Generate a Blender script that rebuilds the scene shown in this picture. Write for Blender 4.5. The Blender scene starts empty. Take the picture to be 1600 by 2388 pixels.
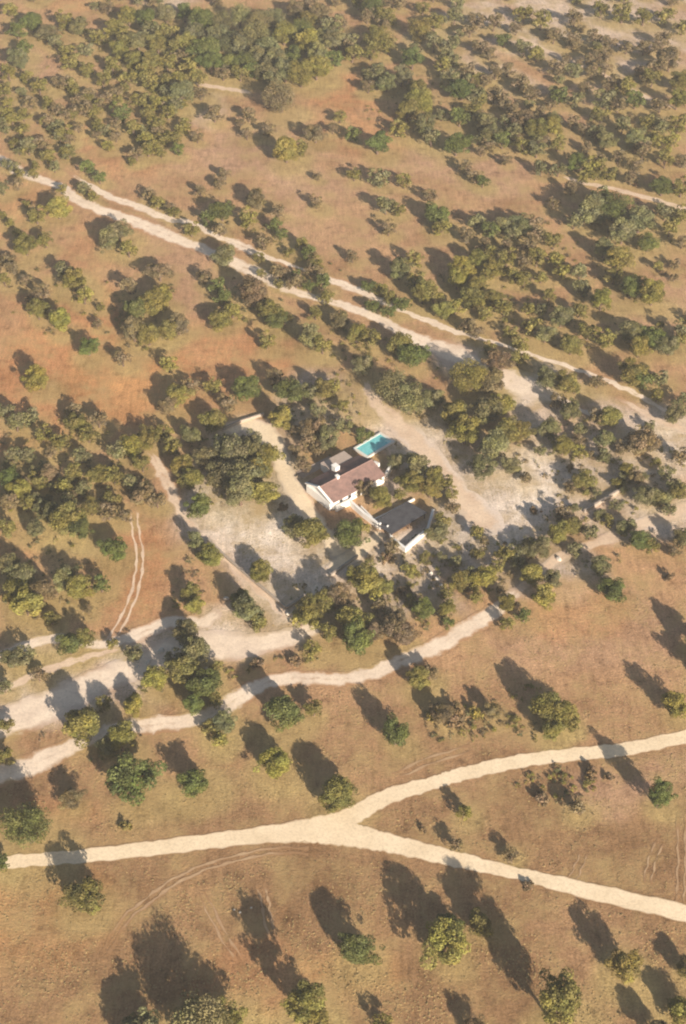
import bpy, math, random
import numpy as np
from mathutils import Vector
from mathutils.kdtree import KDTree

# ------------------------------------------------------------------ camera, sky, sun, exposure
scene = bpy.context.scene
C = scene.collection
CAM_H, PITCH, FOCAL = 240.0, math.radians(41.0), 3400.0     # metres, tilt below the horizon, focal length in photo pixels
PW, PH = 1600.0, 2388.0
cam_data = bpy.data.cameras.new('camera')
cam_data.sensor_fit = 'VERTICAL'
cam_data.sensor_height = 36.0
cam_data.lens = 36.0 * FOCAL / PH
cam_data.clip_start = 0.5
cam_data.clip_end = 20000.0
cam = bpy.data.objects.new('camera', cam_data)
C.objects.link(cam)
cam.location = (0.0, 0.0, CAM_H)
cam.rotation_euler = (math.pi / 2 - PITCH, 0.0, 0.0)
scene.camera = cam

SUN_ELEV = math.radians(20.5)
SUN_AZ = math.radians(26.0)          # to the right of straight behind the camera
to_sun = Vector((math.sin(SUN_AZ) * math.cos(SUN_ELEV), -math.cos(SUN_AZ) * math.cos(SUN_ELEV), math.sin(SUN_ELEV)))
world = bpy.data.worlds.new('World')
scene.world = world
world.use_nodes = True
wn = world.node_tree.nodes
sky = wn.new('ShaderNodeTexSky')
sky.sky_type = 'NISHITA'
sky.sun_disc = False
sky.sun_elevation = SUN_ELEV
sky.sun_rotation = math.pi - SUN_AZ
sky.dust_density = 1.2
sky.ozone_density = 0.6
bg = wn['Background']
bg.inputs['Strength'].default_value = 0.055
world.node_tree.links.new(sky.outputs['Color'], bg.inputs['Color'])
sun_data = bpy.data.lights.new('sun', 'SUN')
sun_data.energy = 5.0
sun_data.angle = math.radians(0.53)
sun_data.color = (1.0, 0.90, 0.77)
sun = bpy.data.objects.new('sun', sun_data)
C.objects.link(sun)
sun.rotation_euler = to_sun.to_track_quat('Z', 'Y').to_euler()
sun.location = (60, -40, 200)
scene.view_settings.view_transform = 'Standard'
scene.view_settings.look = 'None'
scene.view_settings.gamma = 1.0
scene.view_settings.use_curve_mapping = False
scene.view_settings.exposure = 0.98
scene.render.engine = 'CYCLES'
scene.cycles.use_denoising = True
scene.cycles.max_bounces = 6
scene.cycles.transparent_max_bounces = 8
scene.cycles.volume_bounces = 0
scene.cycles.filter_width = 2.1

rng = random.Random(11)
nrg = np.random.default_rng(11)
CP, SP = math.cos(PITCH), math.sin(PITCH)


# ------------------------------------------------------------------ survey: photo pixel <-> point of the ground plan
def G(px, py, z=0.0):
    u = (px - PW / 2) / FOCAL
    v = (PH / 2 - py) / FOCAL
    d = (u, CP + v * SP, -SP + v * CP)
    t = (z - CAM_H) / d[2]
    return Vector((d[0] * t, d[1] * t, z))


def to_px(X, Y):
    zc = Y * CP + CAM_H * SP
    yc = Y * SP - CAM_H * CP
    return PW / 2 + FOCAL * X / zc, PH / 2 - FOCAL * yc / zc


def px_per_m(py):
    p = G(800, py)
    return FOCAL / (p.y * CP + CAM_H * SP)


# ------------------------------------------------------------------ materials
def new_mat(name):
    m = bpy.data.materials.new(name)
    m.use_nodes = True
    nt = m.node_tree
    b = nt.nodes['Principled BSDF']
    b.inputs['Roughness'].default_value = 0.9
    b.inputs['Specular IOR Level'].default_value = 0.15
    return m, nt, b


def noise(nt, scale, detail=4.0, rough=0.6, vec=None):
    n = nt.nodes.new('ShaderNodeTexNoise')
    n.inputs['Scale'].default_value = scale
    n.inputs['Detail'].default_value = detail
    n.inputs['Roughness'].default_value = rough
    if vec is not None:
        nt.links.new(vec, n.inputs['Vector'])
    return n


def ramp(nt, src, stops):
    r = nt.nodes.new('ShaderNodeValToRGB')
    el = r.color_ramp.elements
    while len(el) < len(stops):
        el.new(0.5)
    for e, (p, c) in zip(el, stops):
        e.position = p
        e.color = (*c, 1.0) if len(c) == 3 else c
    nt.links.new(src, r.inputs['Fac'])
    return r


def mix(nt, kind, fac, a, b):
    m = nt.nodes.new('ShaderNodeMix')
    m.data_type = 'RGBA'
    m.blend_type = kind
    for sock, val in ((m.inputs['Factor'], fac), (m.inputs['A'], a), (m.inputs['B'], b)):
        if isinstance(val, (int, float)):
            sock.default_value = val
        elif isinstance(val, tuple):
            sock.default_value = (*val, 1.0)
        else:
            nt.links.new(val, sock)
    return m.outputs['Result']


def bump(nt, bsdf, height, strength, dist):
    b = nt.nodes.new('ShaderNodeBump')
    b.inputs['Strength'].default_value = strength
    b.inputs['Distance'].default_value = dist
    nt.links.new(height, b.inputs['Height'])
    nt.links.new(b.outputs['Normal'], bsdf.inputs['Normal'])


def attr(nt, name):
    a = nt.nodes.new('ShaderNodeAttribute')
    a.attribute_name = name
    return a


def pos(nt):
    return nt.nodes.new('ShaderNodeNewGeometry').outputs['Position']


G1 = (0.5, 0.5, 0.5)


def soil_material():
    m, nt, b = new_mat('dry_soil')
    p = pos(nt)
    col = attr(nt, 'soil').outputs['Color']
    n1 = noise(nt, 0.05, 6, 0.62, p)
    r1 = ramp(nt, n1.outputs['Fac'], [(0.3, (0.74, 0.70, 0.64)), (0.5, (1, 1, 1)), (0.70, (1.22, 1.25, 1.22))])
    c = mix(nt, 'MULTIPLY', 1.0, col, r1.outputs['Color'])
    n2 = noise(nt, 0.35, 8, 0.7, p)
    r2 = ramp(nt, n2.outputs['Fac'], [(0.30, (0.50, 0.48, 0.46)), (0.45, (0.93, 0.93, 0.92)), (0.6, (1.05, 1.06, 1.06)), (0.75, (1.30, 1.32, 1.36))])
    c = mix(nt, 'MULTIPLY', 1.0, c, r2.outputs['Color'])
    n3 = noise(nt, 2.2, 5, 0.75, p)
    r3 = ramp(nt, n3.outputs['Fac'], [(0.33, (0.56, 0.56, 0.53)), (0.5, (1, 1, 1)), (0.7, (1.22, 1.22, 1.26))])
    c = mix(nt, 'MULTIPLY', 1.0, c, r3.outputs['Color'])
    # trodden lines and grass streaks
    mp = nt.nodes.new('ShaderNodeMapping')
    mp.inputs['Rotation'].default_value = (0, 0, 0.5)
    mp.inputs['Scale'].default_value = (1.0, 0.16, 1.0)
    nt.links.new(p, mp.inputs['Vector'])
    n6 = noise(nt, 0.9, 6, 0.7, mp.outputs['Vector'])
    r6 = ramp(nt, n6.outputs['Fac'], [(0.36, (0.80, 0.79, 0.76)), (0.5, (1, 1, 1)), (0.64, (1.14, 1.13, 1.12))])
    c = mix(nt, 'MULTIPLY', 1.0, c, r6.outputs['Color'])
    # patches of yellow dead grass
    n4 = noise(nt, 0.11, 7, 0.7, p)
    r4 = ramp(nt, n4.outputs['Fac'], [(0.46, (0, 0, 0)), (0.66, (0.7, 0.7, 0.7))])
    c = mix(nt, 'MIX', r4.outputs['Color'], c, (0.43, 0.295, 0.128))
    nt.links.new(c, b.inputs['Base Color'])
    nb = noise(nt, 1.3, 8, 0.75, p)
    bump(nt, b, nb.outputs['Fac'], 0.55, 0.5)
    return m


def road_material(name, c0, c1, soil, ragged=0.0):
    m, nt, b = new_mat(name)
    p = pos(nt)
    n1 = noise(nt, 0.16, 6, 0.65, p)
    r1 = ramp(nt, n1.outputs['Fac'], [(0.35, c1), (0.6, c0)])
    n2 = noise(nt, 1.6, 6, 0.75, p)
    r2 = ramp(nt, n2.outputs['Fac'], [(0.32, (0.80, 0.79, 0.77)), (0.55, (1, 1, 1)), (0.75, (1.06, 1.06, 1.06))])
    c = mix(nt, 'MULTIPLY', 1.0, r1.outputs['Color'], r2.outputs['Color'])
    e = attr(nt, 'edge').outputs['Fac']
    n3 = noise(nt, 0.8, 7, 0.75, p)
    add = nt.nodes.new('ShaderNodeMath')
    add.operation = 'ADD'
    nt.links.new(e, add.inputs[0])
    nt.links.new(n3.outputs['Fac'], add.inputs[1])
    r3 = ramp(nt, add.outputs[0], [(0.0, (0, 0, 0)), (1.0, (0, 0, 0))])
    r3.color_ramp.elements[0].position = 0.92
    r3.color_ramp.elements[1].position = 1.0
    if ragged:
        n5 = noise(nt, 0.28, 5, 0.65, p)
        sc = nt.nodes.new('ShaderNodeMath')
        sc.operation = 'MULTIPLY_ADD'
        nt.links.new(n5.outputs['Fac'], sc.inputs[0])
        sc.inputs[1].default_value = ragged
        nt.links.new(add.outputs[0], sc.inputs[2])
        add = nt.nodes.new('ShaderNodeMath')
        add.operation = 'SUBTRACT'
        nt.links.new(sc.outputs[0], add.inputs[0])
        add.inputs[1].default_value = ragged * 0.45
    mr = nt.nodes.new('ShaderNodeMapRange')
    mr.inputs['From Min'].default_value = 0.90
    mr.inputs['From Max'].default_value = 1.36
    nt.links.new(add.outputs[0], mr.inputs['Value'])
    nt.nodes.remove(r3)
    c = mix(nt, 'MIX', mr.outputs['Result'], c, mix(nt, 'MULTIPLY', 1.0, attr(nt, 'soil').outputs['Color'], r2.outputs['Color']))
    nt.links.new(c, b.inputs['Base Color'])
    nb = noise(nt, 2.5, 6, 0.7, p)
    bump(nt, b, nb.outputs['Fac'], 0.35, 0.2)
    return m


def leaf_material():
    m, nt, b = new_mat('oak_leaves')
    oi = nt.nodes.new('ShaderNodeObjectInfo')
    v = attr(nt, 'tint').outputs['Color']
    c = mix(nt, 'MULTIPLY', 1.0, oi.outputs['Color'], v)
    nt.links.new(c, b.inputs['Base Color'])
    b.inputs['Roughness'].default_value = 0.75
    tr = nt.nodes.new('ShaderNodeBsdfTranslucent')
    ct = mix(nt, 'MULTIPLY', 1.0, c, (1.1, 1.15, 0.6))
    nt.links.new(ct, tr.inputs['Color'])
    ms = nt.nodes.new('ShaderNodeMixShader')
    ms.inputs['Fac'].default_value = 0.15
    nt.links.new(b.outputs['BSDF'], ms.inputs[1])
    nt.links.new(tr.outputs['BSDF'], ms.inputs[2])
    nt.links.new(ms.outputs[0], nt.nodes['Material Output'].inputs['Surface'])
    return m


def plain(name, col, rough=0.85, var=0.15, scale=1.5, spec=0.2):
    m, nt, b = new_mat(name)
    n = noise(nt, scale, 6, 0.7, pos(nt))
    lo, hi = 1 - var, 1 + var * 0.6
    r = ramp(nt, n.outputs['Fac'], [(0.3, (lo, lo, lo)), (0.7, (hi, hi, hi))])
    c = mix(nt, 'MULTIPLY', 1.0, col, r.outputs['Color'])
    nt.links.new(c, b.inputs['Base Color'])
    b.inputs['Roughness'].default_value = rough
    b.inputs['Specular IOR Level'].default_value = spec
    bump(nt, b, n.outputs['Fac'], 0.25, 0.08)
    return m


def tile_material(name, base, dirt, ax, ay):
    m, nt, b = new_mat(name)
    p = pos(nt)
    n = noise(nt, 0.7, 7, 0.7, p)
    r = ramp(nt, n.outputs['Fac'], [(0.32, dirt), (0.55, base), (0.75, tuple(min(1, x * 1.25) for x in base))])
    n2 = noise(nt, 6.0, 4, 0.7, p)
    r2 = ramp(nt, n2.outputs['Fac'], [(0.3, (0.75, 0.75, 0.75)), (0.65, (1.1, 1.1, 1.1))])
    c = mix(nt, 'MULTIPLY', 1.0, r.outputs['Color'], r2.outputs['Color'])
    nt.links.new(c, b.inputs['Base Color'])
    b.inputs['Roughness'].default_value = 0.85
    return m


def water_material():
    m, nt, b = new_mat('pool_water')
    b.inputs['Base Color'].default_value = (0.045, 0.42, 0.46, 1)
    b.inputs['Roughness'].default_value = 0.06
    b.inputs['IOR'].default_value = 1.33
    b.inputs['Specular IOR Level'].default_value = 0.5
    n = noise(nt, 2.0, 3, 0.5, pos(nt))
    r = ramp(nt, n.outputs['Fac'], [(0.3, (0.14, 0.47, 0.49)), (0.7, (0.24, 0.60, 0.60))])
    nt.links.new(r.outputs['Color'], b.inputs['Base Color'])
    bump(nt, b, n.outputs['Fac'], 0.08, 0.05)
    return m


SOIL = {'tan': (0.455, 0.260, 0.136), 'red': (0.51, 0.240, 0.106), 'pink': (0.48, 0.285, 0.180), 'brown': (0.300, 0.170, 0.080),
        'yellow': (0.51, 0.365, 0.155), 'olive': (0.235, 0.180, 0.068), 'pale': (0.72, 0.585, 0.475), 'grey': (0.58, 0.480, 0.400), 'orange': (0.56, 0.295, 0.115)}
M = {
    'soil': soil_material(),
    'road': road_material('pale_sand_road', (0.84, 0.67, 0.46), (0.73, 0.57, 0.38), (0.42, 0.275, 0.158)),
    'track': road_material('worn_track', (0.74, 0.56, 0.40), (0.60, 0.43, 0.30), (0.42, 0.275, 0.16), 1.6),
    'drive': road_material('pale_drive', (0.84, 0.68, 0.52), (0.70, 0.55, 0.42), (0.46, 0.33, 0.22), 1.5),
    'rut': road_material('wheel_rut', (0.48, 0.325, 0.19), (0.40, 0.25, 0.14), (0.38, 0.235, 0.125), 0.9),
    'leaf': leaf_material(),
    'bark': plain('cork_bark', (0.15, 0.10, 0.07), 0.95, 0.35, 4),
    'white': plain('whitewash', (0.80, 0.76, 0.70), 0.9, 0.08, 0.8),
    'tile': tile_material('clay_tile', (0.275, 0.170, 0.142), (0.19, 0.125, 0.108), 0, 0),
    'sheet': tile_material('grey_sheet', (0.12, 0.115, 0.12), (0.08, 0.075, 0.08), 0, 0),
    'water': water_material(),
    'pooltile': plain('pool_tile', (0.35, 0.62, 0.62), 0.4, 0.1, 3),
    'coping': plain('pale_stone_coping', (0.66, 0.62, 0.55), 0.8, 0.1, 2),
    'paving': plain('terrace_paving', (0.42, 0.33, 0.27), 0.85, 0.15, 1.2),
    'wood': plain('dark_wood', (0.06, 0.04, 0.035), 0.7, 0.25, 5),
    'glass': plain('dark_glass', (0.03, 0.035, 0.04), 0.1, 0.1, 1, 0.5),
    'rock': plain('pale_rock', (0.62, 0.55, 0.46), 0.9, 0.3, 1.5),
    'drystone': plain('dry_stone', (0.38, 0.31, 0.245), 0.95, 0.35, 2.5),
    'grass': plain('dead_grass', (0.40, 0.285, 0.125), 0.95, 0.3, 0.6),
    'bank': plain('verge_soil', (0.36, 0.235, 0.12), 0.95, 0.3, 1.0),
}


# ------------------------------------------------------------------ mesh helpers
def mesh_from(name, verts, faces, mat):
    me = bpy.data.meshes.new(name)
    me.from_pydata([tuple(v) for v in verts], [], faces)
    me.materials.append(mat)
    me.update()
    return me


def obj(name, me, parent=None, loc=None):
    o = bpy.data.objects.new(name, me)
    C.objects.link(o)
    o.parent = parent
    if loc is not None:
        o.location = loc
    return o


def empty(name, loc, rz=0.0, scale=1.0):
    o = bpy.data.objects.new(name, None)
    C.objects.link(o)
    o.empty_display_size = 0.5
    o.location = loc
    o.rotation_euler = (0, 0, rz)
    o.scale = (scale, scale, scale)
    return o


def tag(o, label=None, cat=None, group=None, kind=None):
    if label:
        o['label'] = label
    if cat:
        o['category'] = cat
    if group:
        o['group'] = group
    if kind:
        o['kind'] = kind
    return o


def fill_quads(me, V, F, mat):
    """fast mesh: V (n,3) array, F (m,4) int array"""
    V = np.asarray(V, dtype=np.float32)
    F = np.asarray(F, dtype=np.int32)
    me.vertices.add(len(V))
    me.vertices.foreach_set('co', V.ravel())
    k = F.shape[1]
    me.loops.add(F.size)
    me.loops.foreach_set('vertex_index', F.ravel())
    me.polygons.add(len(F))
    me.polygons.foreach_set('loop_start', np.arange(len(F), dtype=np.int32) * k)
    me.materials.append(mat)
    me.update(calc_edges=True)
    return me


def vcol(me, name, cols):
    a = me.color_attributes.new(name, 'FLOAT_COLOR', 'POINT')
    c = np.ones((len(cols), 4), dtype=np.float32)
    c[:, :3] = cols
    a.data.foreach_set('color', c.ravel())


class MB:
    def __init__(self):
        self.v, self.f = [], []

    def add(self, verts, faces):
        n = len(self.v)
        self.v += [tuple(p) for p in verts]
        self.f += [tuple(i + n for i in f) for f in faces]
        return self

    def box(self, x0, x1, y0, y1, z0, z1):
        return self.add([(x0, y0, z0), (x1, y0, z0), (x1, y1, z0), (x0, y1, z0), (x0, y0, z1), (x1, y0, z1), (x1, y1, z1), (x0, y1, z1)],
                        [(0, 3, 2, 1), (4, 5, 6, 7), (0, 1, 5, 4), (1, 2, 6, 5), (2, 3, 7, 6), (3, 0, 4, 7)])

    def tube(self, pts, radii, n=7):
        base = len(self.v)
        pts = [Vector(p) for p in pts]
        for i, (p, r) in enumerate(zip(pts, radii)):
            d = (pts[min(i + 1, len(pts) - 1)] - pts[max(i - 1, 0)]).normalized()
            a = d.orthogonal().normalized()
            b = d.cross(a)
            for k in range(n):
                t = 2 * math.pi * k / n
                self.v.append(tuple(p + (a * math.cos(t) + b * math.sin(t)) * r))
        for i in range(len(pts) - 1):
            for k in range(n):
                q = base + i * n
                self.f.append((q + k, q + (k + 1) % n, q + n + (k + 1) % n, q + n + k))
        self.f.append(tuple(base + (len(pts) - 1) * n + k for k in range(n)))
        return self

    def build(self, name, mat, parent=None, bevel=0.0):
        o = obj(name, mesh_from(name, self.v, self.f, mat), parent)
        if bevel:
            bv = o.modifiers.new('bevel', 'BEVEL')
            bv.width = bevel
            bv.segments = 2
        return o


# ------------------------------------------------------------------ trees, as surveyed: x, y, crown width (photo pixels), tone
# tones: g green, o olive, s grey sage, b brownish dry, y yellow olive; capital T after the tone: tall slender crown
ZONES = [
 ('in the corner wood at top left', '''
 25 20 42 o;75 48 55 g;40 68 48 g;110 72 52 s;150 48 46 o;185 58 52 s;55 112 46 g;130 96 42 s;45 140 52 s;20 168 44 o;155 118 36 o;165 142 46 o;
 152 190 44 b;200 112 42 s;232 88 46 o;10 205 40 o;70 236 38 b;12 262 36 o;115 285 36 b;172 212 32 o;240 185 42 o;210 214 36 b;92 202 40 o;112 242 36 o;202 162 40 o;182 252 36 b;132 252 36 b;52 302 36 o'''),
 ('in the rear row of the far wood', '''
 250 16 36 b;300 36 52 o;342 46 52 g;388 32 50 s;430 28 50 g;470 52 56 g;515 42 60 s;560 36 60 s;602 48 64 s;642 38 60 s;690 18 50 b;720 44 52 o;748 28 50 b;790 48 48 b;268 66 50 o'''),
 ('in the middle of the far wood', '''
 322 92 56 s;368 100 56 o;396 76 46 o;280 118 50 o;430 96 56 o;482 108 56 g;540 98 62 s;592 90 70 s;628 112 60 s;662 78 56 o;702 68 60 g;716 98 58 y;752 84 50 s;786 92 52 s;744 126 56 s;784 132 48 g;332 160 50 o;262 150 46 o;292 92 50 o;352 72 50 s;412 112 50 o;452 132 50 g;512 82 56 s;452 72 52 s;602 132 60 s;562 112 56 s;682 132 56 g;772 62 50 s;642 142 54 s;592 160 50 g'''),
 ('on the near edge of the far wood', '''
 312 134 52 o;352 142 52 o;390 146 48 o;416 132 48 b;442 152 48 o;492 146 56 g;530 142 52 g;572 138 56 g;620 162 56 s;666 164 60 s;702 172 66 y;738 160 56 y;560 168 46 o;520 168 42 b;642 188 50 s'''),
 ('left of the straw streak', '''
 300 182 50 o;346 188 50 o;388 188 46 o;328 228 46 o;362 238 46 y;392 258 46 o;284 264 50 g;272 216 40 b;422 218 60 s;406 248 46 s;430 288 40 o;366 292 42 o;345 345 44 o;270 316 34 b;318 358 38 b;416 348 34 g;460 318 34 b;468 214 42 b;500 262 50 b;312 302 40 o;332 322 40 o;382 322 36 o;462 182 44 o;422 182 46 o;392 216 44 s;346 266 44 o'''),
 ('above the left end of the track', '''
 30 332 30 o;66 342 44 s;96 332 40 b;112 366 44 o;160 352 38 o;150 312 42 o;205 388 42 g;232 414 34 g;192 436 40 s;215 458 30 o;348 452 38 b;366 472 36 o;398 482 32 b;226 286 26 o'''),
 ('on bare soil below the straw streak', '''
 655 226 74 b;580 266 40 b;560 286 26 b;576 312 32 b;626 300 40 b;668 348 68 y;700 344 44 o;736 308 54 b;792 272 34 o;776 300 28 b;740 410 26 b;738 472 34 b'''),
 ('in the clump right of the far wood', '''
 870 16 58 g;898 32 46 o;856 36 40 b;986 16 38 o;982 64 68 o;1012 52 46 o;1060 36 44 s;884 88 68 o;866 118 48 o;812 92 46 s;822 122 50 o;906 106 46 o;962 134 58 g;1032 150 48 o;936 176 54 s;880 158 44 s'''),
 ('in the grove on the far slope', '''
 1078 204 62 g;1050 178 46 s;972 206 64 o;978 234 70 y;950 258 62 o;986 292 60 s;930 296 50 o;902 188 52 s;872 172 46 s;1072 272 50 g;1030 264 40 s;1132 282 60 s;1142 312 52 s;1172 326 46 g;1064 338 56 g;1006 322 44 s;880 332 60 g;822 312 40 g'''),
 ('on the hazy slope at top right', '''
 1112 46 48 b;1152 52 44 b;1096 68 40 b;1176 90 44 g;1056 98 42 s;1122 106 44 b;1142 122 40 b;1156 166 42 b;1184 160 40 b;1130 186 36 b;1152 222 42 b;1174 234 44 b;1196 246 40 b;1222 30 50 o;1262 46 50 o;1340 42 42 b;1292 82 42 b;1336 92 42 b;
 1222 112 42 s;1252 122 46 o;1386 86 44 b;1422 100 40 b;1462 106 42 b;1402 132 44 b;1502 110 40 b;1532 150 50 b;1562 140 56 b;1586 190 52 o;1302 156 46 b;1342 160 46 s;1412 158 40 b;1432 186 46 b;1492 166 36 b;1462 202 50 o;1522 182 46 o;1212 192 42 b;1452 30 50 o;1502 36 50 o;1552 32 50 o;1402 20 46 o;1592 62 42 o;1548 92 44 b;1380 168 36 b;1012 100 46 s;1042 122 44 s;1092 160 44 b;1112 222 46 s;1102 252 44 o;1182 282 44 s;1202 302 46 s;1262 262 40 b'''),
 ('above the upper right track', '''
 1236 212 46 b;1306 222 46 g;1342 232 42 s;1362 202 36 b;1412 230 50 s;1482 232 48 g;1540 242 46 b;1580 232 52 o;1222 282 58 b;1248 302 60 o;1292 288 52 y;1336 286 34 b;1362 302 34 b;1402 266 46 o;1412 322 54 s;1442 362 42 b;1484 322 62 s;1532 322 50 o;1562 332 46 y;1582 290 50 o;1592 372 42 b;
 1222 336 50 o;1252 346 48 s;1342 374 54 g;1374 386 50 y;1545 430 60 g;1590 438 50 o;1500 350 44 b;1302 332 44 o;1392 302 44 s;1452 292 44 s;1442 242 44 b;1512 282 44 o;1542 292 44 s;1552 372 46 o;1482 382 40 b;1422 402 44 o;1472 412 44 b;1302 392 44 s;1262 392 40 s'''),
 ('on open ground beneath the far slope', '''
 1084 388 40 b;1108 410 38 b;1126 422 34 g;826 406 36 o;886 416 50 s;942 422 40 o;1004 456 38 b;900 478 50 s;932 486 40 o;1180 372 32 b;1020 498 62 g;1026 528 50 o;906 532 40 b'''),
 ('beside the far half of the long track', '''
 40 430 32 b;6 440 36 s;145 442 28 o;85 502 46 o;136 486 54 y;105 560 42 o;255 556 58 s;278 540 54 s;300 580 46 y;372 632 56 b;20 602 42 b;60 570 58 o'''),
 ('above the middle of the track', '''
 468 442 36 b;512 426 36 b;526 406 32 b;594 462 52 b;578 512 48 y;518 492 52 g;486 506 46 g;512 532 42 b;406 492 36 o;446 536 38 o;522 594 52 s;642 526 38 g;656 546 36 g;616 562 46 b;648 492 36 b;702 566 36 o;716 590 38 g;736 612 34 o;652 632 48 b;690 652 46 b;752 656 46 g;726 632 36 b'''),
 ('in the thicket above the track', '''
 822 598 34 b;930 626 60 s;966 606 42 o;972 652 46 o;1076 622 60 y;1066 652 52 y;1112 602 52 o;1152 622 56 o;1142 592 46 o;1182 602 46 o;1202 642 46 o;1112 662 52 o;862 666 42 g;888 672 42 y;908 692 40 o;938 706 46 g;986 682 60 o;1012 692 50 o;1032 722 54 o;1062 712 46 y;1102 692 60 o;1152 692 56 o;1176 716 50 o;1130 732 42 o;1092 756 50 b;1112 772 42 b;870 712 40 g;906 726 38 g;762 692 42 o;790 742 52 b;1132 642 38 o;1222 612 40 b;1232 716 40 o;1262 722 36 s;1192 772 38 o;1212 802 38 o;1142 812 36 o;1282 692 36 o'''),
 ('in the right hand thicket', '''
 1114 512 50 s;1142 536 46 g;1172 522 52 s;1090 546 46 b;1182 572 46 b;1214 522 58 s;1242 522 50 b;1132 568 42 b;1292 472 36 b;1340 514 46 s;1232 572 46 b;1252 602 46 o;1296 602 50 y;1312 632 42 y;1262 642 42 o;1222 652 42 o;1292 562 46 o;1252 552 44 b;1192 542 46 s'''),
 ('in the dark right hand grove', '''
 1384 492 70 s;1432 480 78 g;1492 510 74 s;1452 542 62 s;1512 562 56 g;1402 456 50 g;1440 602 60 y;1408 578 54 s;1352 632 44 s;1402 700 56 y;1360 672 48 s;1432 642 48 o;1472 672 56 g;1522 686 60 y;1332 438 38 b;1552 492 50 s;1562 532 46 o;1590 500 46 o;1592 562 40 b'''),
 ('below the dark right hand grove', '''
 1310 736 62 s;1352 722 46 o;1332 800 64 o;1272 776 54 s;1240 762 46 o;1472 772 60 s;1522 784 60 g;1592 774 50 s;1372 772 50 o;1412 790 50 y;1490 812 52 y;1562 804 58 s;1478 868 74 o;1502 890 50 g;1276 880 60 s;1322 890 60 o;1392 888 42 b'''),
 ('on red soil below the track', '''
 172 652 60 o;196 690 46 y;150 632 50 s;100 682 42 b;88 722 54 o;138 748 58 y;78 702 46 b;302 666 46 b;316 722 58 g;352 706 64 o;376 690 54 y;312 772 58 b;346 776 68 o;388 768 58 o;60 652 36 b;234 716 24 o;226 756 28 b;206 806 56 g;286 836 44 b;88 884 62 y;10 652 36 o;30 624 36 b'''),
 ('between long track and walled house', '''
 476 642 44 b;506 668 42 g;522 692 46 g;512 742 60 o;542 722 46 y;592 684 70 b;628 722 70 o;644 742 56 g;664 742 40 o;726 784 66 s;752 806 46 y;736 728 42 o;832 776 54 o;862 792 50 o;932 802 58 o;622 796 44 o;416 756 58 b'''),
 ('in the oak belt at the left edge', '''
 12 962 50 s;38 986 50 s;72 968 48 s;182 984 60 o;166 956 46 b;230 978 48 b;206 1012 50 o;302 1042 58 y;346 1020 58 o;272 1052 50 s;20 1112 60 g;48 1142 56 y;112 1106 54 b;92 1122 46 o;146 1132 48 y;232 1102 56 o;266 1112 50 o;302 1122 46 s;336 1152 56 b;366 1166 46 b;22 1172 50 b;62 1166 50 o;212 1182 52 o;100 1012 46 o;140 1032 50 o;190 1062 46 s;62 1062 50 s;30 1062 46 s;172 1100 50 o;192 1142 46 s;262 1162 46 o;92 1182 50 s;162 1172 50 s;332 1082 46 o;382 1012 46 o;402 1042 46 o'''),
 ('in the row above the pale yard', '''
 392 850 40 y;412 922 64 y;390 946 54 b;446 902 42 b;496 902 44 o;576 904 64 g;680 908 70 g;640 880 44 b;532 942 46 b;498 978 60 y;446 1012 56 s;656 974 60 y;756 906 58 o;720 908 50 s;776 900 40 y'''),
 ('around the pale left hand yard', '''
 422 1082 56 o;446 1116 56 o;536 1052 84 s;584 1048 78 s;520 1102 80 s;572 1104 92 s;560 1146 84 s;612 1142 76 y;604 1092 70 o;482 1062 62 s;468 1182 60 g;625 1060 60 o;736 1000 66 b;762 1022 58 s;718 1030 46 b;706 1082 48 b;486 1292 56 y;456 1262 54 s;606 1332 60 y;726 1244 72 o;742 960 42 s;690 1000 36 b;800 946 36 o;740 1050 36 b;690 1050 32 b'''),
 ('in the walled planted court', '''
 926 1076 54 s;972 1086 70 s;1012 1112 60 o;958 1124 66 o;888 1156 68 y;852 1140 44 b;1002 1142 54 o;1056 1182 44 b;932 1152 40 o;1042 1122 44 o;1052 1150 40 o;884 1112 36 s'''),
 ('in the grove beyond the turquoise pool', '''
 850 852 60 s;916 892 98 s;952 932 88 s;966 824 68 g;1012 930 70 s;1102 872 90 o;1142 882 70 b;1162 842 60 b;1084 1002 90 y;1060 962 78 o;1132 952 88 s;1172 942 70 o;1184 1002 80 o;1152 1042 80 s;1122 1084 70 s;1192 1082 60 s;802 992 46 s;846 1012 40 g'''),
 ('on the rough ground right of the grove', '''
 1212 832 46 o;1332 956 60 s;1300 936 46 b;1422 972 60 o;1392 970 50 b;1500 1024 86 b;1282 1002 60 s;1312 1042 54 o;1352 1052 46 y;1412 1022 56 s;1410 1062 50 s;1362 1116 62 o;1462 1092 54 o;1482 1112 46 b;1512 1152 70 s;1546 1162 54 s;1576 962 60 s;1592 932 50 s;1590 1062 50 b;1582 1142 56 o;1312 1192 50 b;1214 1002 68 o;1226 1112 40 b;1350 1000 40 s;1450 1042 44 b;1552 1104 48 s;1260 1050 36 s;1340 904 40 o;1532 922 40 o;1542 880 44 s'''),
 ('in the hedge beyond the drive', '''
 1302 1242 72 o;1336 1228 56 o;1252 1282 56 s;1242 1342 60 y;1272 1388 74 y;1292 1352 56 s;1222 1436 46 g;1432 1372 76 g;1398 1322 62 s;1492 1262 60 g;1522 1272 48 o;1452 1232 52 s;1590 1252 54 s;1574 1282 46 b;1182 1292 50 o;1132 1344 66 y;1076 1356 60 o;1182 1402 52 o;1180 1452 46 o;1210 1310 46 s;1112 1396 40 o;1340 1284 48 s;1470 1222 44 s;1400 1200 40 s;1440 1176 40 s;1230 1268 36 o;1562 1190 40 s;1100 1342 44 s;1160 1318 44 o;1216 1288 42 s;1268 1264 44 s;1376 1244 46 s;1420 1214 42 o;1520 1158 44 s;1572 1130 46 s;1040 1384 40 o'''),
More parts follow.
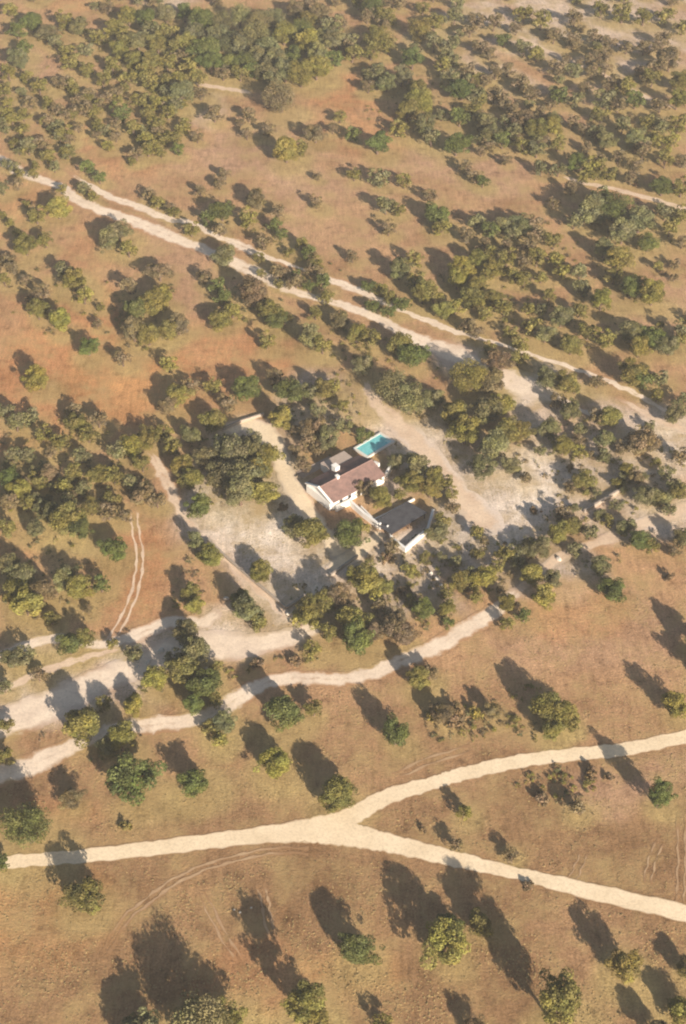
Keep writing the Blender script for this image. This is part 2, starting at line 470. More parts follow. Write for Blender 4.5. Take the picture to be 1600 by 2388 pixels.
 ('in the grove at the left edge below', '''
 20 1312 62 s;48 1342 60 s;152 1212 80 o;188 1232 60 g;62 1402 88 y;40 1376 66 o;102 1378 68 b;152 1352 60 s;182 1372 66 y;236 1362 50 g;206 1422 28 b;268 1282 60 g;122 1196 54 s;252 1192 50 b;20 1232 50 o;82 1232 54 s;292 1200 40 b;120 1442 40 o'''),
 ('along the left hand drive', '''
 162 1502 64 g;196 1490 56 o;30 1532 60 s;58 1530 50 s;90 1572 46 b;312 1522 50 s;362 1582 58 y;442 1382 62 o;452 1412 54 y;582 1422 74 s;562 1396 56 g;604 1452 50 o;436 1472 68 s;452 1522 78 s;430 1562 86 o;482 1592 78 g;312 1642 54 y;402 1538 46 s;502 1556 40 o;262 1502 30 o;242 1642 40 o;10 1602 40 s'''),
 ('in front of the white wall', '''
 812 1242 78 g;842 1232 46 y;862 1350 90 y;826 1342 58 o;900 1366 54 o;912 1276 46 b;958 1326 50 y;1022 1242 60 s;1032 1216 50 o;1112 1242 46 o;1062 1310 36 s;690 1226 54 s'''),
 ('beside the entrance drive', '''
 722 1432 70 o;762 1400 70 o;792 1392 76 b;726 1512 46 y;702 1442 50 y;816 1442 78 o;832 1492 80 g;986 1422 60 g;1042 1420 56 o;1046 1450 40 g;922 1452 80 b;942 1482 60 b;876 1472 60 b;976 1582 62 o;1002 1568 46 b;960 1400 40 o;880 1418 46 b;770 1474 50 o'''),
 ('below the left hand drive', '''
 66 1926 122 g;306 1822 112 g;282 1722 84 o;252 1742 56 s;192 1690 98 o;166 1862 54 b;16 1692 42 o;10 1762 50 o;192 2092 86 o;4 2012 46 g;452 1822 76 g;642 1772 80 y;660 1662 86 g;732 1652 50 o;522 1682 60 s;492 1694 46 o;512 1722 46 y;452 1642 60 g;502 1632 46 o'''),
 ('above the fork of the pale road', '''
 788 1848 94 o;922 1712 72 g;1082 1892 46 y;1062 1972 36 b;1150 1656 52 b;1036 1664 58 b;1276 1650 80 o;1312 1666 60 y;1288 1704 56 o;1334 1692 40 o;1572 1642 70 o;1346 1880 48 b;1190 1992 40 b'''),
 ('by the right end of the road', '''
 1540 1846 60 gT;1632 1486 70 s;1650 1556 72 s'''),
 ('on the pasture below the fork', '''
 452 2386 150 s;530 2386 80 y;330 2410 100 s;712 2336 92 oT;738 2386 70 o;832 2216 86 g;1036 2192 112 y;1056 2156 60 g;1122 2152 72 o;1306 2342 108 oT;1454 2252 82 y;1592 2352 74 y;892 2386 50 o;1108 2396 54 b;1534 2402 66 b;1612 2262 60 o'''),
]
TONES = {'g': (0.110, 0.124, 0.036), 'o': (0.175, 0.150, 0.044), 's': (0.162, 0.150, 0.068), 'b': (0.182, 0.136, 0.072), 'y': (0.218, 0.190, 0.050)}
TONE_WORD = {'g': 'green', 'o': 'olive green', 's': 'grey green', 'b': 'dry brownish', 'y': 'yellow green'}
ORD = 'first second third fourth fifth sixth seventh eighth ninth tenth eleventh twelfth thirteenth fourteenth fifteenth sixteenth seventeenth eighteenth nineteenth twentieth'.split()
ORD += ['twenty-' + o for o in ORD[:9]] + ['thirtieth'] + ['thirty-' + o for o in ORD[:9]] + ['fortieth'] + ['forty-' + o for o in ORD[:9]]

TREES = []
for zi, (phrase, data) in enumerate(ZONES):
    for rec in data.replace('\n', ' ').split(';'):
        p = rec.split()
        if len(p) < 4:
            continue
        x, y, w, t = float(p[0]), float(p[1]), float(p[2]), p[3]
        s = px_per_m(y)
        inprop = 860 < x < 1600 and 900 < y < 1480
        R = max(1.4, (0.96 if inprop else 1.08) * w / 2.0 / s)
        tall = t.endswith('T')
        zc = R * (1.75 if tall else 0.9)
        g = G(x, y, zc)
        TREES.append(dict(zone=zi, x=x, y=y, w=w, tone=t[0], tall=tall, R=R, g=Vector((g.x, g.y, 0.0))))

for (cx, cy, rx, ry, n, w0, w1, tn) in ((120, 250, 130, 110, 34, 26, 40, 'obbos'), (330, 290, 120, 90, 26, 26, 40, 'oobys'), (80, 370, 90, 40, 10, 26, 36, 'os'), (1330, 230, 270, 190, 60, 24, 38, 'bbos'), (1000, 130, 190, 110, 24, 26, 40, 'osb'),
                                       (60, 560, 90, 90, 10, 24, 34, 'ob'), (700, 620, 110, 50, 12, 24, 34, 'bog'), (1560, 700, 70, 120, 8, 24, 34, 'bo'), (180, 1110, 190, 90, 18, 26, 38, 'osb'), (1050, 1320, 200, 70, 16, 22, 32, 'bos'), (1420, 1080, 170, 120, 22, 24, 34, 'bos')):
    for _ in range(n):
        a, q = rng.uniform(0, 6.28), math.sqrt(rng.random())
        x, y = cx + rx * q * math.cos(a), cy + ry * q * math.sin(a)
        w = rng.uniform(w0, w1)
        R = w / 2 / px_per_m(y)
        g = G(x, y, R * 0.9)
        TREES.append(dict(zone=-1, x=x, y=y, w=w * 0.5, tone=rng.choice(tn), tall=False, R=R, g=Vector((g.x, g.y, 0.0))))
for _ in range(170):                     # the woods go on beyond the far edge
    x, y = rng.uniform(-60, 1660), rng.uniform(-150, 14)
    R = rng.uniform(24, 42) / 2 / px_per_m(y)
    g = G(x, y, R)
    TREES.append(dict(zone=-1, x=x, y=y, w=20, tone=rng.choice('osbbg' if x < 900 else 'bbso'), tall=False, R=R, g=Vector((g.x, g.y, 0.0))))

# ------------------------------------------------------------------ the ground: one sheet, soil colours by place
# x, y, radius x, radius y (photo pixels), soil, strength
PATCHES = [
 (200, 900, 330, 140, 'red', 0.9), (160, 780, 260, 90, 'red', 0.7), (520, 820, 150, 90, 'red', 0.75), (300, 880, 150, 80, 'orange', 0.5), (440, 640, 120, 130, 'pink', 0.4), (60, 480, 120, 70, 'orange', 0.4),
 (220, 560, 90, 60, 'red', 0.4), (600, 340, 190, 90, 'pink', 0.7), (290, 340, 90, 70, 'red', 0.5), (780, 210, 90, 50, 'red', 0.8), (860, 310, 120, 60, 'red', 0.6), (1090, 160, 80, 50, 'pink', 0.5),
 (780, 500, 200, 110, 'pink', 0.5), (860, 570, 160, 90, 'tan', 0.6), (1080, 430, 230, 80, 'tan', 0.7), (1150, 390, 190, 50, 'pink', 0.6), (1520, 740, 130, 90, 'pink', 0.5), (1300, 380, 60, 40, 'orange', 0.3),
 (1390, 60, 300, 160, 'pale', 0.6), (1150, 90, 160, 90, 'pale', 0.3), (1300, 260, 300, 120, 'pink', 0.3), (1500, 290, 80, 40, 'yellow', 0.5), (520, 195, 120, 30, 'yellow', 0.8), (480, 270, 60, 50, 'pale', 0.3),
 (90, 180, 70, 70, 'pink', 0.5), (200, 120, 60, 40, 'yellow', 0.4), (210, 10, 80, 20, 'orange', 0.4), (370, 8, 60, 14, 'pale', 0.6),
 (955, 1255, 40, 22, 'pale', 0.9), (1180, 1160, 190, 110, 'pale', 0.7), (1450, 1060, 170, 120, 'pale', 0.5), (600, 1210, 130, 130, 'pale', 0.7), (900, 1400, 200, 50, 'grey', 0.5), (1200, 1340, 200, 50, 'grey', 0.5), (1150, 1120, 160, 90, 'pale', 0.6), (1400, 1040, 200, 110, 'pale', 0.5), (1100, 1300, 160, 60, 'pale', 0.5), (1450, 1180, 160, 70, 'pale', 0.5), (520, 1220, 120, 160, 'pale', 0.5), (1220, 900, 90, 45, 'pale', 0.8),
 (160, 1600, 220, 90, 'pale', 0.4), (500, 1500, 120, 50, 'pale', 0.6), (740, 1320, 90, 60, 'pale', 0.6), (620, 1290, 90, 90, 'pale', 0.6), (300, 1330, 90, 150, 'red', 0.7), (360, 1360, 60, 110, 'red', 0.5), (90, 1030, 80, 40, 'orange', 0.6), (40, 1260, 60, 60, 'red', 0.5), (170, 1290, 80, 40, 'yellow', 0.4),
 # the yards about the house: paler and greyer ground
 (580, 1230, 120, 110, 'pale', 0.85), (640, 1200, 60, 100, 'pale', 0.8), (560, 1010, 80, 40, 'pale', 0.8), (480, 1120, 60, 80, 'grey', 0.6), (690, 1340, 80, 90, 'pale', 0.8), (560, 1120, 110, 90, 'grey', 0.7),
 (1150, 1190, 130, 90, 'pale', 0.95), (1010, 1070, 80, 90, 'pale', 0.85), (930, 980, 80, 90, 'pale', 0.75), (1240, 1120, 110, 80, 'pale', 0.7), (1330, 1060, 120, 80, 'pale', 0.55), (1050, 1270, 110, 70, 'grey', 0.75), (960, 1340, 130, 70, 'grey', 0.6),
 (1060, 840, 80, 50, 'pale', 0.6), (1260, 960, 70, 60, 'pale', 0.6), (1430, 1110, 110, 60, 'pale', 0.55), (1530, 1080, 80, 80, 'pale', 0.6), (1540, 1210, 80, 50, 'pale', 0.6), (1420, 1240, 90, 40, 'pale', 0.5),
 (730, 970, 90, 80, 'grey', 0.6), (850, 1300, 130, 60, 'pale', 0.6), (790, 1290, 70, 50, 'grey', 0.8), (900, 1130, 90, 60, 'grey', 0.6), (860, 960, 60, 40, 'yellow', 0.5),  # grey spot on the gate path: tree shade put into the soil colour
 (380, 1520, 130, 60, 'pale', 0.6), (560, 1460, 130, 60, 'pale', 0.6), (120, 1650, 150, 60, 'pale', 0.55), (330, 1560, 90, 50, 'grey', 0.6), (1000, 1400, 140, 60, 'grey', 0.5), (1300, 1310, 110, 60, 'grey', 0.5),
 # lower pasture
 (600, 1850, 230, 70, 'brown', 0.5), (120, 2150, 190, 120, 'orange', 0.45), (250, 2250, 240, 120, 'brown', 0.45), (640, 2110, 180, 80, 'brown', 0.5), (1100, 1920, 220, 60, 'brown', 0.6), (1400, 1930, 260, 110, 'brown', 0.6),
 (1450, 1480, 230, 110, 'pink', 0.4), (1350, 1420, 110, 60, 'red', 0.5), (1560, 1790, 90, 50, 'pink', 0.5), (1430, 1850, 90, 60, 'pink', 0.6), (960, 1740, 220, 90, 'brown', 0.45), (1000, 2300, 330, 120, 'brown', 0.5), (560, 2280, 120, 90, 'red', 0.35),
 (1530, 2180, 150, 100, 'brown', 0.45), (620, 1730, 120, 60, 'brown', 0.3), (160, 1890, 110, 40, 'red', 0.4), (860, 2270, 120, 60, 'orange', 0.35), (1300, 2180, 150, 90, 'tan', 0.4),
]


def soil_color(xi, yi):
    """colour of the soil at points of the ground plan"""
    px, py = to_px(xi, yi)
    c = np.tile(np.array(SOIL['tan']), (len(xi), 1))
    low = np.clip((py - 1500) / 500, 0, 1)[:, None]
    c = c * (1 - 0.85 * low) + np.array(SOIL['brown']) * 0.85 * low
    wob = 0.25 * np.sin(xi * 0.11 + 1.3 * np.sin(yi * 0.07)) + 0.22 * np.sin(yi * 0.13 + 1.7 * np.sin(xi * 0.09)) + 0.12 * np.sin(xi * 0.43 + yi * 0.31)
    for (bx, by, rx, ry, s, k) in PATCHES:
        d = np.sqrt(((px - bx) / rx) ** 2 + ((py - by) / ry) ** 2) + wob
        w = (k * np.clip((1.25 - d) / 0.5, 0, 1))[:, None]
        c = c * (1 - w) + np.array(SOIL[s]) * w
    tgt = np.array(SOIL['yellow']) * 0.72 + np.array(SOIL['olive']) * 0.28
    for t in TREES:      # grass lasts longest round the oaks
        g, R = t['g'], t['R']
        sel = np.where((np.abs(xi - g.x) < R * 2.6) & (np.abs(yi - g.y) < R * 2.6))[0]
        if len(sel) == 0:
            continue
        d = np.hypot(xi[sel] - g.x - 0.3 * R, yi[sel] - g.y + 0.3 * R) / R + wob[sel] * 1.2
        w = (0.72 * np.clip((1.9 - d) / 0.9, 0, 1))[:, None]
        if 400 < t['x'] < 1600 and 900 < t['y'] < 1480:
            w = w * 0.3
        c[sel] = c[sel] * (1 - w) + tgt * w
    return c


def build_ground():
    xs = np.concatenate([[-9000, -3000, -900, -500], np.arange(-280, 280.1, 1.5), [500, 900, 3000, 9000]])
    ys = np.concatenate([[-3000, -400, -60], np.arange(90, 720.1, 1.5), [800, 1100, 2000, 5000, 12000]])
    X, Y = np.meshgrid(xs, ys)
    X, Y = X.ravel(), Y.ravel()
    V = np.stack([X, Y, np.zeros_like(X)], 1)
    nx, ny = len(xs), len(ys)
    i = np.arange(nx - 1)[None, :] + np.arange(ny - 1)[:, None] * nx
    F = np.stack([i, i + 1, i + 1 + nx, i + nx], -1).reshape(-1, 4)
    inside = (np.abs(X) < 320) & (Y > 80) & (Y < 730)
    col = np.tile(np.array(SOIL['tan']), (len(X), 1))
    col[inside] = soil_color(X[inside], Y[inside])
    me = bpy.data.meshes.new('ground')
    fill_quads(me, V, F, M['soil'])
    vcol(me, 'soil', col)
    o = obj('ground', me)
    tag(o, kind='structure')
    return o


build_ground()


# ------------------------------------------------------------------ roads and tracks
def catmull(pts, n):
    pts = [np.array(p, dtype=float) for p in pts]
    P = [2 * pts[0] - pts[1]] + pts + [2 * pts[-1] - pts[-2]]
    out = []
    for i in range(1, len(P) - 2):
        p0, p1, p2, p3 = P[i - 1], P[i], P[i + 1], P[i + 2]
        for k in range(n):
            t = k / n
            out.append(0.5 * ((2 * p1) + (-p0 + p2) * t + (2 * p0 - 5 * p1 + 4 * p2 - p3) * t * t + (-p0 + 3 * p1 - 3 * p2 + p3) * t ** 3))
    out.append(P[-2])
    return out


ROAD_PTS = []


def ribbon(name, top, bot, mat, z, kind='structure', fade=1.0, rough=0.25, n=14, ends=0.0, merge=0):
    """a road between two surveyed edges"""
    A = catmull([G(*p)[:2] for p in top], n)
    B = catmull([G(*p)[:2] for p in bot], n)
    m = min(len(A), len(B))
    us = [-0.03, 0.03, 0.10, 0.32, 0.5, 0.68, 0.90, 0.97, 1.03]
    es = [1.0, 0.66, 0.2, 0.05, 0.2, 0.05, 0.2, 0.66, 1.0]
    V, E, F = [], [], []
    ph = rng.uniform(0, 9)
    for i in range(m):
        a, b = A[i], B[i]
        d = b - a
        L = np.linalg.norm(d)
        d = d / max(L, 1e-6)
        ja = rough * (math.sin(i * 0.9 + ph) + 0.7 * math.sin(i * 2.3 + ph * 2) + rng.uniform(-0.6, 0.6)) * 0.5
        jb = rough * (math.sin(i * 1.1 + ph * 3) + 0.7 * math.sin(i * 2.1 + ph) + rng.uniform(-0.6, 0.6)) * 0.5
        a2, b2 = a + d * ja, b + d * jb
        tip = 0.0
        if ends:
            q = min(i, m - 1 - i) / (m - 1)
            tip = max(0.0, 1 - q / ends)
        for u, e in zip(us, es):
            p = a2 * (1 - u) + b2 * u
            V.append((p[0], p[1], z))
            ROAD_PTS.append(p)
            E.append(min(1.0, (e if u > 0.5 or i >= merge else 0.0) * fade + tip))
    k = len(us)
    for i in range(m - 1):
        for j in range(k - 1):
            F.append((i * k + j, i * k + j + 1, (i + 1) * k + j + 1, (i + 1) * k + j))
    me = mesh_from(name, V, F, mat)
    if me.polygons[0].normal.z < 0:
        me.flip_normals()
    a = me.attributes.new('edge', 'FLOAT', 'POINT')
    a.data.foreach_set('value', np.array(E, dtype=np.float32))
    va = np.array(V)
    vcol(me, 'soil', soil_color(va[:, 0], va[:, 1]))
    o = obj(name, me)
    tag(o, kind=kind)
    return o


def path(name, pts, mat, z, fade=1.0, rough=0.25, n=10, ends=0.0):
    """a track from its middle line: x, y, width in metres"""
    P = [(*G(p[0], p[1])[:2], p[2]) for p in pts]
    cr = catmull(P, n)
    top, bot = [], []
    for i, p in enumerate(cr):
        d = cr[min(i + 1, len(cr) - 1)] - cr[max(i - 1, 0)]
        d = d[:2] / max(np.linalg.norm(d[:2]), 1e-6)
        nrm = np.array((-d[1], d[0]))
        top.append(p[:2] + nrm * p[2] / 2)
        bot.append(p[:2] - nrm * p[2] / 2)
    us = [-0.08, 0.05, 0.2, 0.34, 0.5, 0.66, 0.8, 0.95, 1.08]
    es = [1.0, 0.7, 0.32, 0.1, 0.36, 0.1, 0.32, 0.7, 1.0]
    V, E, F = [], [], []
    ph = rng.uniform(0, 9)
    m = len(top)
    for i in range(m):
        ja = rough * (math.sin(i * 0.9 + ph) + rng.uniform(-0.8, 0.8)) * 0.5
        jb = rough * (math.sin(i * 1.2 + ph * 2) + rng.uniform(-0.8, 0.8)) * 0.5
        d = bot[i] - top[i]
        d = d / max(np.linalg.norm(d), 1e-6)
        a, b = top[i] + d * ja, bot[i] + d * jb
        tip = max(0.0, 1 - min(i, m - 1 - i) / (m - 1) / ends) if ends else 0.0
        for u, e in zip(us, es):
            p = a * (1 - u) + b * u
            V.append((p[0], p[1], z))
            ROAD_PTS.append(p)
            E.append(min(1.0, e * fade + tip))
    k = len(us)
    for i in range(m - 1):
        for j in range(k - 1):
            F.append((i * k + j, i * k + j + 1, (i + 1) * k + j + 1, (i + 1) * k + j))
    me = mesh_from(name, V, F, mat)
    if me.polygons[0].normal.z < 0:
        me.flip_normals()
    a = me.attributes.new('edge', 'FLOAT', 'POINT')
    a.data.foreach_set('value', np.array(E, dtype=np.float32))
    va = np.array(V)
    vcol(me, 'soil', soil_color(va[:, 0], va[:, 1]))
    o = obj(name, me)
    tag(o, kind='structure')
    return o


# the pale sand road with its fork
ribbon('sand_road', [(-160, 2018), (20, 1996), (200, 1980), (400, 1955), (600, 1929), (730, 1906), (800, 1888), (902, 1839), (1004, 1812), (1060, 1794), (1200, 1762), (1330, 1745), (1455, 1732), (1600, 1702), (1760, 1664)],
       [(-160, 2052), (20, 2026), (200, 2012), (400, 1991), (600, 1968), (740, 1962), (832, 1922), (910, 1876), (1017, 1840), (1080, 1822), (1204, 1793), (1330, 1776), (1458, 1763), (1602, 1733), (1764, 1694)], M['road'], 0.050, fade=0.85)
ribbon('sand_road_branch', [(700, 1930), (780, 1920), (836, 1924), (927, 1949), (1055, 1983), (1200, 2021), (1353, 2054), (1600, 2110), (1760, 2148)],
       [(700, 1962), (770, 1970), (840, 1978), (927, 1993), (1050, 2020), (1196, 2050), (1345, 2090), (1596, 2150), (1756, 2190)], M['road'], 0.058, fade=0.8, merge=30)
# upper track that crosses the far land
path('long_track', [(-120, 310, 4.4), (0, 372, 5.2), (51, 403, 5.4), (143, 436, 4.6), (173, 462, 5.2), (245, 494, 5.6), (319, 518, 6.0), (400, 553, 6.0), (466, 578, 5.2), (563, 620, 6.4), (630, 652, 6.4), (688, 680, 4.2), (750, 698, 3.8), (800, 712, 4.4), (876, 740, 4.4), (943, 778, 5.0), (1010, 808, 8.5), (1060, 826, 9.0), (1110, 848, 6.0), (1170, 878, 10.0), (1230, 902, 11.0), (1275, 920, 7.0), (1330, 945, 2.5), (1420, 985, 2.2)], M['drive'], 0.050, 1.0, 0.5, ends=0.004)
path('side_track', [(150, 396, 1.6), (210, 432, 2.4), (255, 459, 4.0), (319, 480, 4.6), (393, 511, 4.2), (446, 519, 3.0), (500, 548, 3.0), (560, 572, 5.0), (600, 592, 4.0), (690, 622, 1.6), (778, 656, 4.0), (856, 686, 4.4), (930, 722, 2.2), (1010, 752, 3.6), (1060, 772, 3.0), (1150, 798, 2.0), (1251, 831, 2.2), (1363, 868, 2.2), (1430, 894, 2.6), (1493, 924, 2.4), (1560, 962, 1.8), (1660, 1010, 2)], M['drive'], 0.046, 1.1, 0.6, ends=0.05)
path('grove_track', [(1440, 925, 1.6), (1490, 955, 2.0), (1540, 982, 2.6), (1600, 1004, 3.0), (1700, 1050, 3.0)], M['track'], 0.052, 1.0, 0.4, ends=0.15)
path('far_track', [(1300, 405, 1.6), (1353, 425, 3.0), (1419, 438, 2.8), (1519, 464, 3.4), (1600, 488, 3.2), (1720, 520, 3.2)], M['track'], 0.046, 1.0, 0.5, ends=0.12)
path('straw_streak', [(436, 188, 1.5), (470, 197, 3.2), (520, 206, 3.4), (566, 213, 3.2), (604, 222, 1.5)], M['track'], 0.046, 1.0, 0.5, ends=0.2)
path('hazy_track', [(1180, 70, 2), (1300, 130, 3), (1400, 170, 3), (1480, 215, 3), (1600, 262, 3)], M['track'], 0.046, 1.1, 0.5, ends=0.1)
# drives about the house
path('left_drive', [(-100, 1722, 7.5), (20, 1684, 8.5), (100, 1652, 8.5), (200, 1604, 7.5), (280, 1570, 7.0), (360, 1538, 7.5), (440, 1508, 8.0), (520, 1508, 9.0), (600, 1502, 6.0), (690, 1482, 5.0), (760, 1452, 3.0)], M['drive'], 0.050, 0.9, 0.4, ends=0.04)
path('verge_lane', [(-100, 1650, 2.2), (0, 1610, 2.6), (80, 1576, 2.4), (150, 1548, 2.6), (220, 1528, 2.0), (300, 1506, 1.6)], M['track'], 0.044, 1.0, 0.5, ends=0.1)
path('left_lane', [(-100, 1580, 2.6), (0, 1532, 3.0), (66, 1504, 3.4), (130, 1490, 3.0), (230, 1504, 3.0), (306, 1486, 3.6), (400, 1450, 4.2), (470, 1452, 3.4), (512, 1424, 2.6)], M['drive'], 0.056, 0.9, 0.4, ends=0.05)
path('entrance_drive', [(-100, 1854, 4.4), (0, 1810, 5.2), (70, 1786, 6.0), (160, 1744, 4.6), (260, 1704, 4.2), (340, 1692, 4.6), (440, 1682, 4.4), (520, 1652, 4.8), (580, 1612, 4.6), (650, 1586, 4.0), (730, 1582, 3.8), (800, 1584, 3.8), (880, 1566, 4.0), (940, 1538, 4.2), (1000, 1518, 4.6), (1070, 1476, 4.6), (1136, 1438, 4.6), (1176, 1406, 3.6), (1210, 1376, 2.6)], M['drive'], 0.060, 0.9, 0.35, ends=0.02)
path('hedge_lane', [(1176, 1406, 2.6), (1250, 1340, 3.0), (1330, 1288, 3.0), (1430, 1254, 3.4), (1530, 1212, 4.0), (1640, 1170, 4.2)], M['track'], 0.054, 1.0, 0.5)
path('yard_path', [(520, 1004, 3.0), (575, 992, 5.5), (622, 1012, 6.0), (650, 1060, 4.6), (668, 1110, 4.2), (698, 1160, 4.4), (735, 1216, 4.2), (770, 1262, 3.6), (800, 1296, 5.0)], M['road'], 0.064, 0.85, 0.5, ends=0.03)
path('boundary_lane', [(346, 1046, 2.4), (372, 1090, 3.6), (398, 1144, 3.8), (430, 1206, 2.2), (484, 1268, 1.4), (560, 1336, 1.8), (650, 1420, 1.8), (672, 1452, 1.6)], M['track'], 0.048, 1.15, 0.7, ends=0.08)
path('pool_path', [(844, 872, 2.0), (872, 930, 4.4), (930, 990, 6.0), (1000, 1062, 6.0), (1062, 1142, 6.0), (1120, 1210, 9.0), (1150, 1250, 9.0)], M['track'], 0.056, 0.9, 0.8, ends=0.1)
path('gate_path', [(893, 1240, 2.2), (868, 1262, 3.0), (836, 1288, 3.6), (800, 1310, 4.0), (770, 1330, 2.5)], M['road'], 0.068, 0.8, 0.3, ends=0.05)


# wheel ruts through the dry grass
def ruts(line, gap, wid, mat='rut', fade=1.05):
    P = [np.array(G(*p)[:2]) for p in line]
    for s in (-1, 1):
        pts = []
        for i, p in enumerate(P):
            d = P[min(i + 1, len(P) - 1)] - P[max(i - 1, 0)]
            d = d / np.linalg.norm(d)
            q = p + np.array((-d[1], d[0])) * s * gap / 2
            qx, qy = to_px(q[0], q[1])
            pts.append((qx, qy, wid))
        path('wheel_track', pts, M[mat], 0.040, fade, 0.3, 8, 0.2 if mat == 'rut' else 0.06)


ruts([(312, 1190), (316, 1236), (326, 1290), (322, 1344), (304, 1410), (268, 1478), (240, 1510)], 1.6, 0.6, 'track', 0.8)
ruts([(720, 1985), (640, 1984), (560, 2000), (480, 2022), (400, 2060), (344, 2102), (293, 2144), (246, 2222)], 1.3, 0.55)
ruts([(606, 2060), (618, 2100), (624, 2140), (640, 2200)], 1.4, 0.5)
ruts([(1588, 1900), (1590, 1990), (1588, 2060), (1586, 2112)], 1.4, 0.45)
ruts([(1330, 2060), (1350, 2020), (1362, 1990)], 1.4, 0.3)
ruts([(1100, 1745), (1000, 1775), (920, 1812)], 1.6, 0.5)
ruts([(1540, 1960), (1520, 2010), (1510, 2060)], 1.4, 0.3)
ruts([(470, 2080), (520, 2180), (560, 2240)], 1.3, 0.4)


# ------------------------------------------------------------------ the walled house
def place(o, a, b):
    """stand a local frame on point a with its x axis towards point b"""
    o.location = a
    o.rotation_euler = (0, 0, math.atan2(b.y - a.y, b.x - a.x))


hw = G(776, 1190)                      # front left corner of the house, at the ground
he = hw + (G(892, 1128) - hw)          # along the front
house = empty('farm_house', hw)
place(house, hw, he)
LH, WH, EAVE, RISE = 17.0, 10.0, 2.7, 1.7
tag(house, 'low white farmhouse with pinkish clay tile gable roof beside the turquoise pool', 'house')


def gable_walls():
    mb = MB()
    t = 0.35
    mb.box(0, LH, 0, t, 0, EAVE)
    mb.box(0, LH, WH - t, WH, 0, EAVE)
    for x in (0, LH - t):
        mb.add([(x, t, 0), (x + t, t, 0), (x + t, WH - t, 0), (x, WH - t, 0), (x, t, EAVE), (x + t, t, EAVE), (x + t, WH - t, EAVE), (x, WH - t, EAVE), (x, WH / 2, EAVE + RISE - 0.1), (x + t, WH / 2, EAVE + RISE - 0.1)],
               [(0, 4, 8, 7, 3), (1, 2, 6, 9, 5), (0, 1, 5, 4), (3, 7, 6, 2), (4, 5, 9, 8), (8, 9, 6, 7)])
    return mb


gable_walls().build('wall', M['white'], house)
for side in (0, 1):                     # two tiled slopes, each with real ribs of barrel tiles
    mb = MB()
    n = 66
    ov = 0.35
    for i in range(n):
        x0 = -0.15 + (LH + 0.3) * i / n
        x1 = -0.15 + (LH + 0.3) * (i + 1) / n
        xm = (x0 + x1) / 2
        if side == 0:
            ya, yb = -ov, WH / 2
        else:
            ya, yb = WH + ov, WH / 2
        za, zb = EAVE + 0.05 - ov * RISE / (WH / 2), EAVE + RISE + 0.05
        mb.add([(x0, ya, za), (xm, ya, za + 0.085), (x1, ya, za), (x0, yb, zb), (xm, yb, zb + 0.085), (x1, yb, zb)], [(0, 1, 4, 3), (1, 2, 5, 4)] if side == 0 else [(1, 0, 3, 4), (2, 1, 4, 5)])
    ya0, za0 = ya, za
    mb.add([(-0.15, ya0, za0 - 0.12), (LH + 0.15, ya0, za0 - 0.12), (LH + 0.15, yb, zb - 0.12), (-0.15, yb, zb - 0.12)], [(0, 1, 2, 3)])
    sl = mb.build('roof_slope', M['tile'], house)
    rc = MB().tube([(-0.2, WH / 2, EAVE + RISE + 0.1), (LH + 0.2, WH / 2, EAVE + RISE + 0.1)], [0.16, 0.16], 8) if side == 0 else None
    if rc:
        rc.build('ridge_cap', M['tile'], sl)
# broad whitewashed verge on the near gable
mb = MB()
for (y0, z0, y1, z1) in ((-0.35, EAVE - 0.02, WH / 2, EAVE + RISE + 0.22), (WH / 2, EAVE + RISE + 0.22, WH + 0.35, EAVE - 0.02)):
    mb.add([(-0.75, y0, z0 - 0.3), (-0.15, y0, z0 - 0.3), (-0.15, y0, z0 + 0.2), (-0.75, y0, z0 + 0.2), (-0.75, y1, z1 - 0.3), (-0.15, y1, z1 - 0.3), (-0.15, y1, z1), (-0.75, y1, z1)],
           [(0, 1, 2, 3), (7, 6, 5, 4), (3, 2, 6, 7), (0, 4, 5, 1), (0, 3, 7, 4), (1, 5, 6, 2)])
mb.build('white_verge', M['white'], house)
MB().box(-0.75, -0.005, 0.3, WH - 0.3, 0, EAVE - 0.35).build('gable_buttress', M['white'], house)


def chimney(x, y, w, h):
    z = EAVE + RISE * (1 - abs(y - WH / 2) / (WH / 2))
    c = MB().box(x - w / 2, x + w / 2, y - w * 0.6, y + w * 0.6, z - 0.5, z + h).build('chimney', M['white'], house)
    MB().box(x - w / 2 - 0.1, x + w / 2 + 0.1, y - w * 0.6 - 0.1, y + w * 0.6 + 0.1, z + h, z + h + 0.14).build('chimney_cap', M['white'], c)


chimney(8.2, 8.9, 1.35, 1.5)
chimney(5.6, 5.0, 0.7, 0.7)
for x in (2.2, 5.0, 11.6):
    w_ = MB().box(x, x + 1.0, -0.05, 0.004, 1.0, 2.1).build('window', M['wood'], house)
    MB().box(x + 0.09, x + 0.91, -0.07, -0.052, 1.09, 2.01).build('pane', M['glass'], w_)
d_ = MB().box(8.0, 9.0, -0.06, 0.004, 0.02, 2.1).build('door', M['wood'], house)
MB().box(8.85, 8.92, -0.1, -0.062, 1.0, 1.15).build('handle', M['glass'], d_)

an = MB().box(7.6, 15.3, WH + 0.02, WH + 4.2, 0, 2.35).build('annex', M['white'], house)
MB().box(7.5, 15.4, WH + 0.37, WH + 4.3, 2.352, 2.5).build('flat_roof', M['paving'], an)
# terrace behind the house and the pool at its far end
ax = (he - hw).normalized()
ay = Vector((-ax.y, ax.x, 0))


def H_(x, y, z=0.0):
    return hw + ax * x + ay * y + Vector((0, 0, z))


RZ = math.atan2(ax.y, ax.x)
terr = MB().box(2.0, 13.0, WH + 4.75, WH + 7.4, 0.0, 0.14)
to = terr.build('terrace', M['paving'])
to.location, to.rotation_euler = hw, (0, 0, RZ)
tag(to, kind='structure')

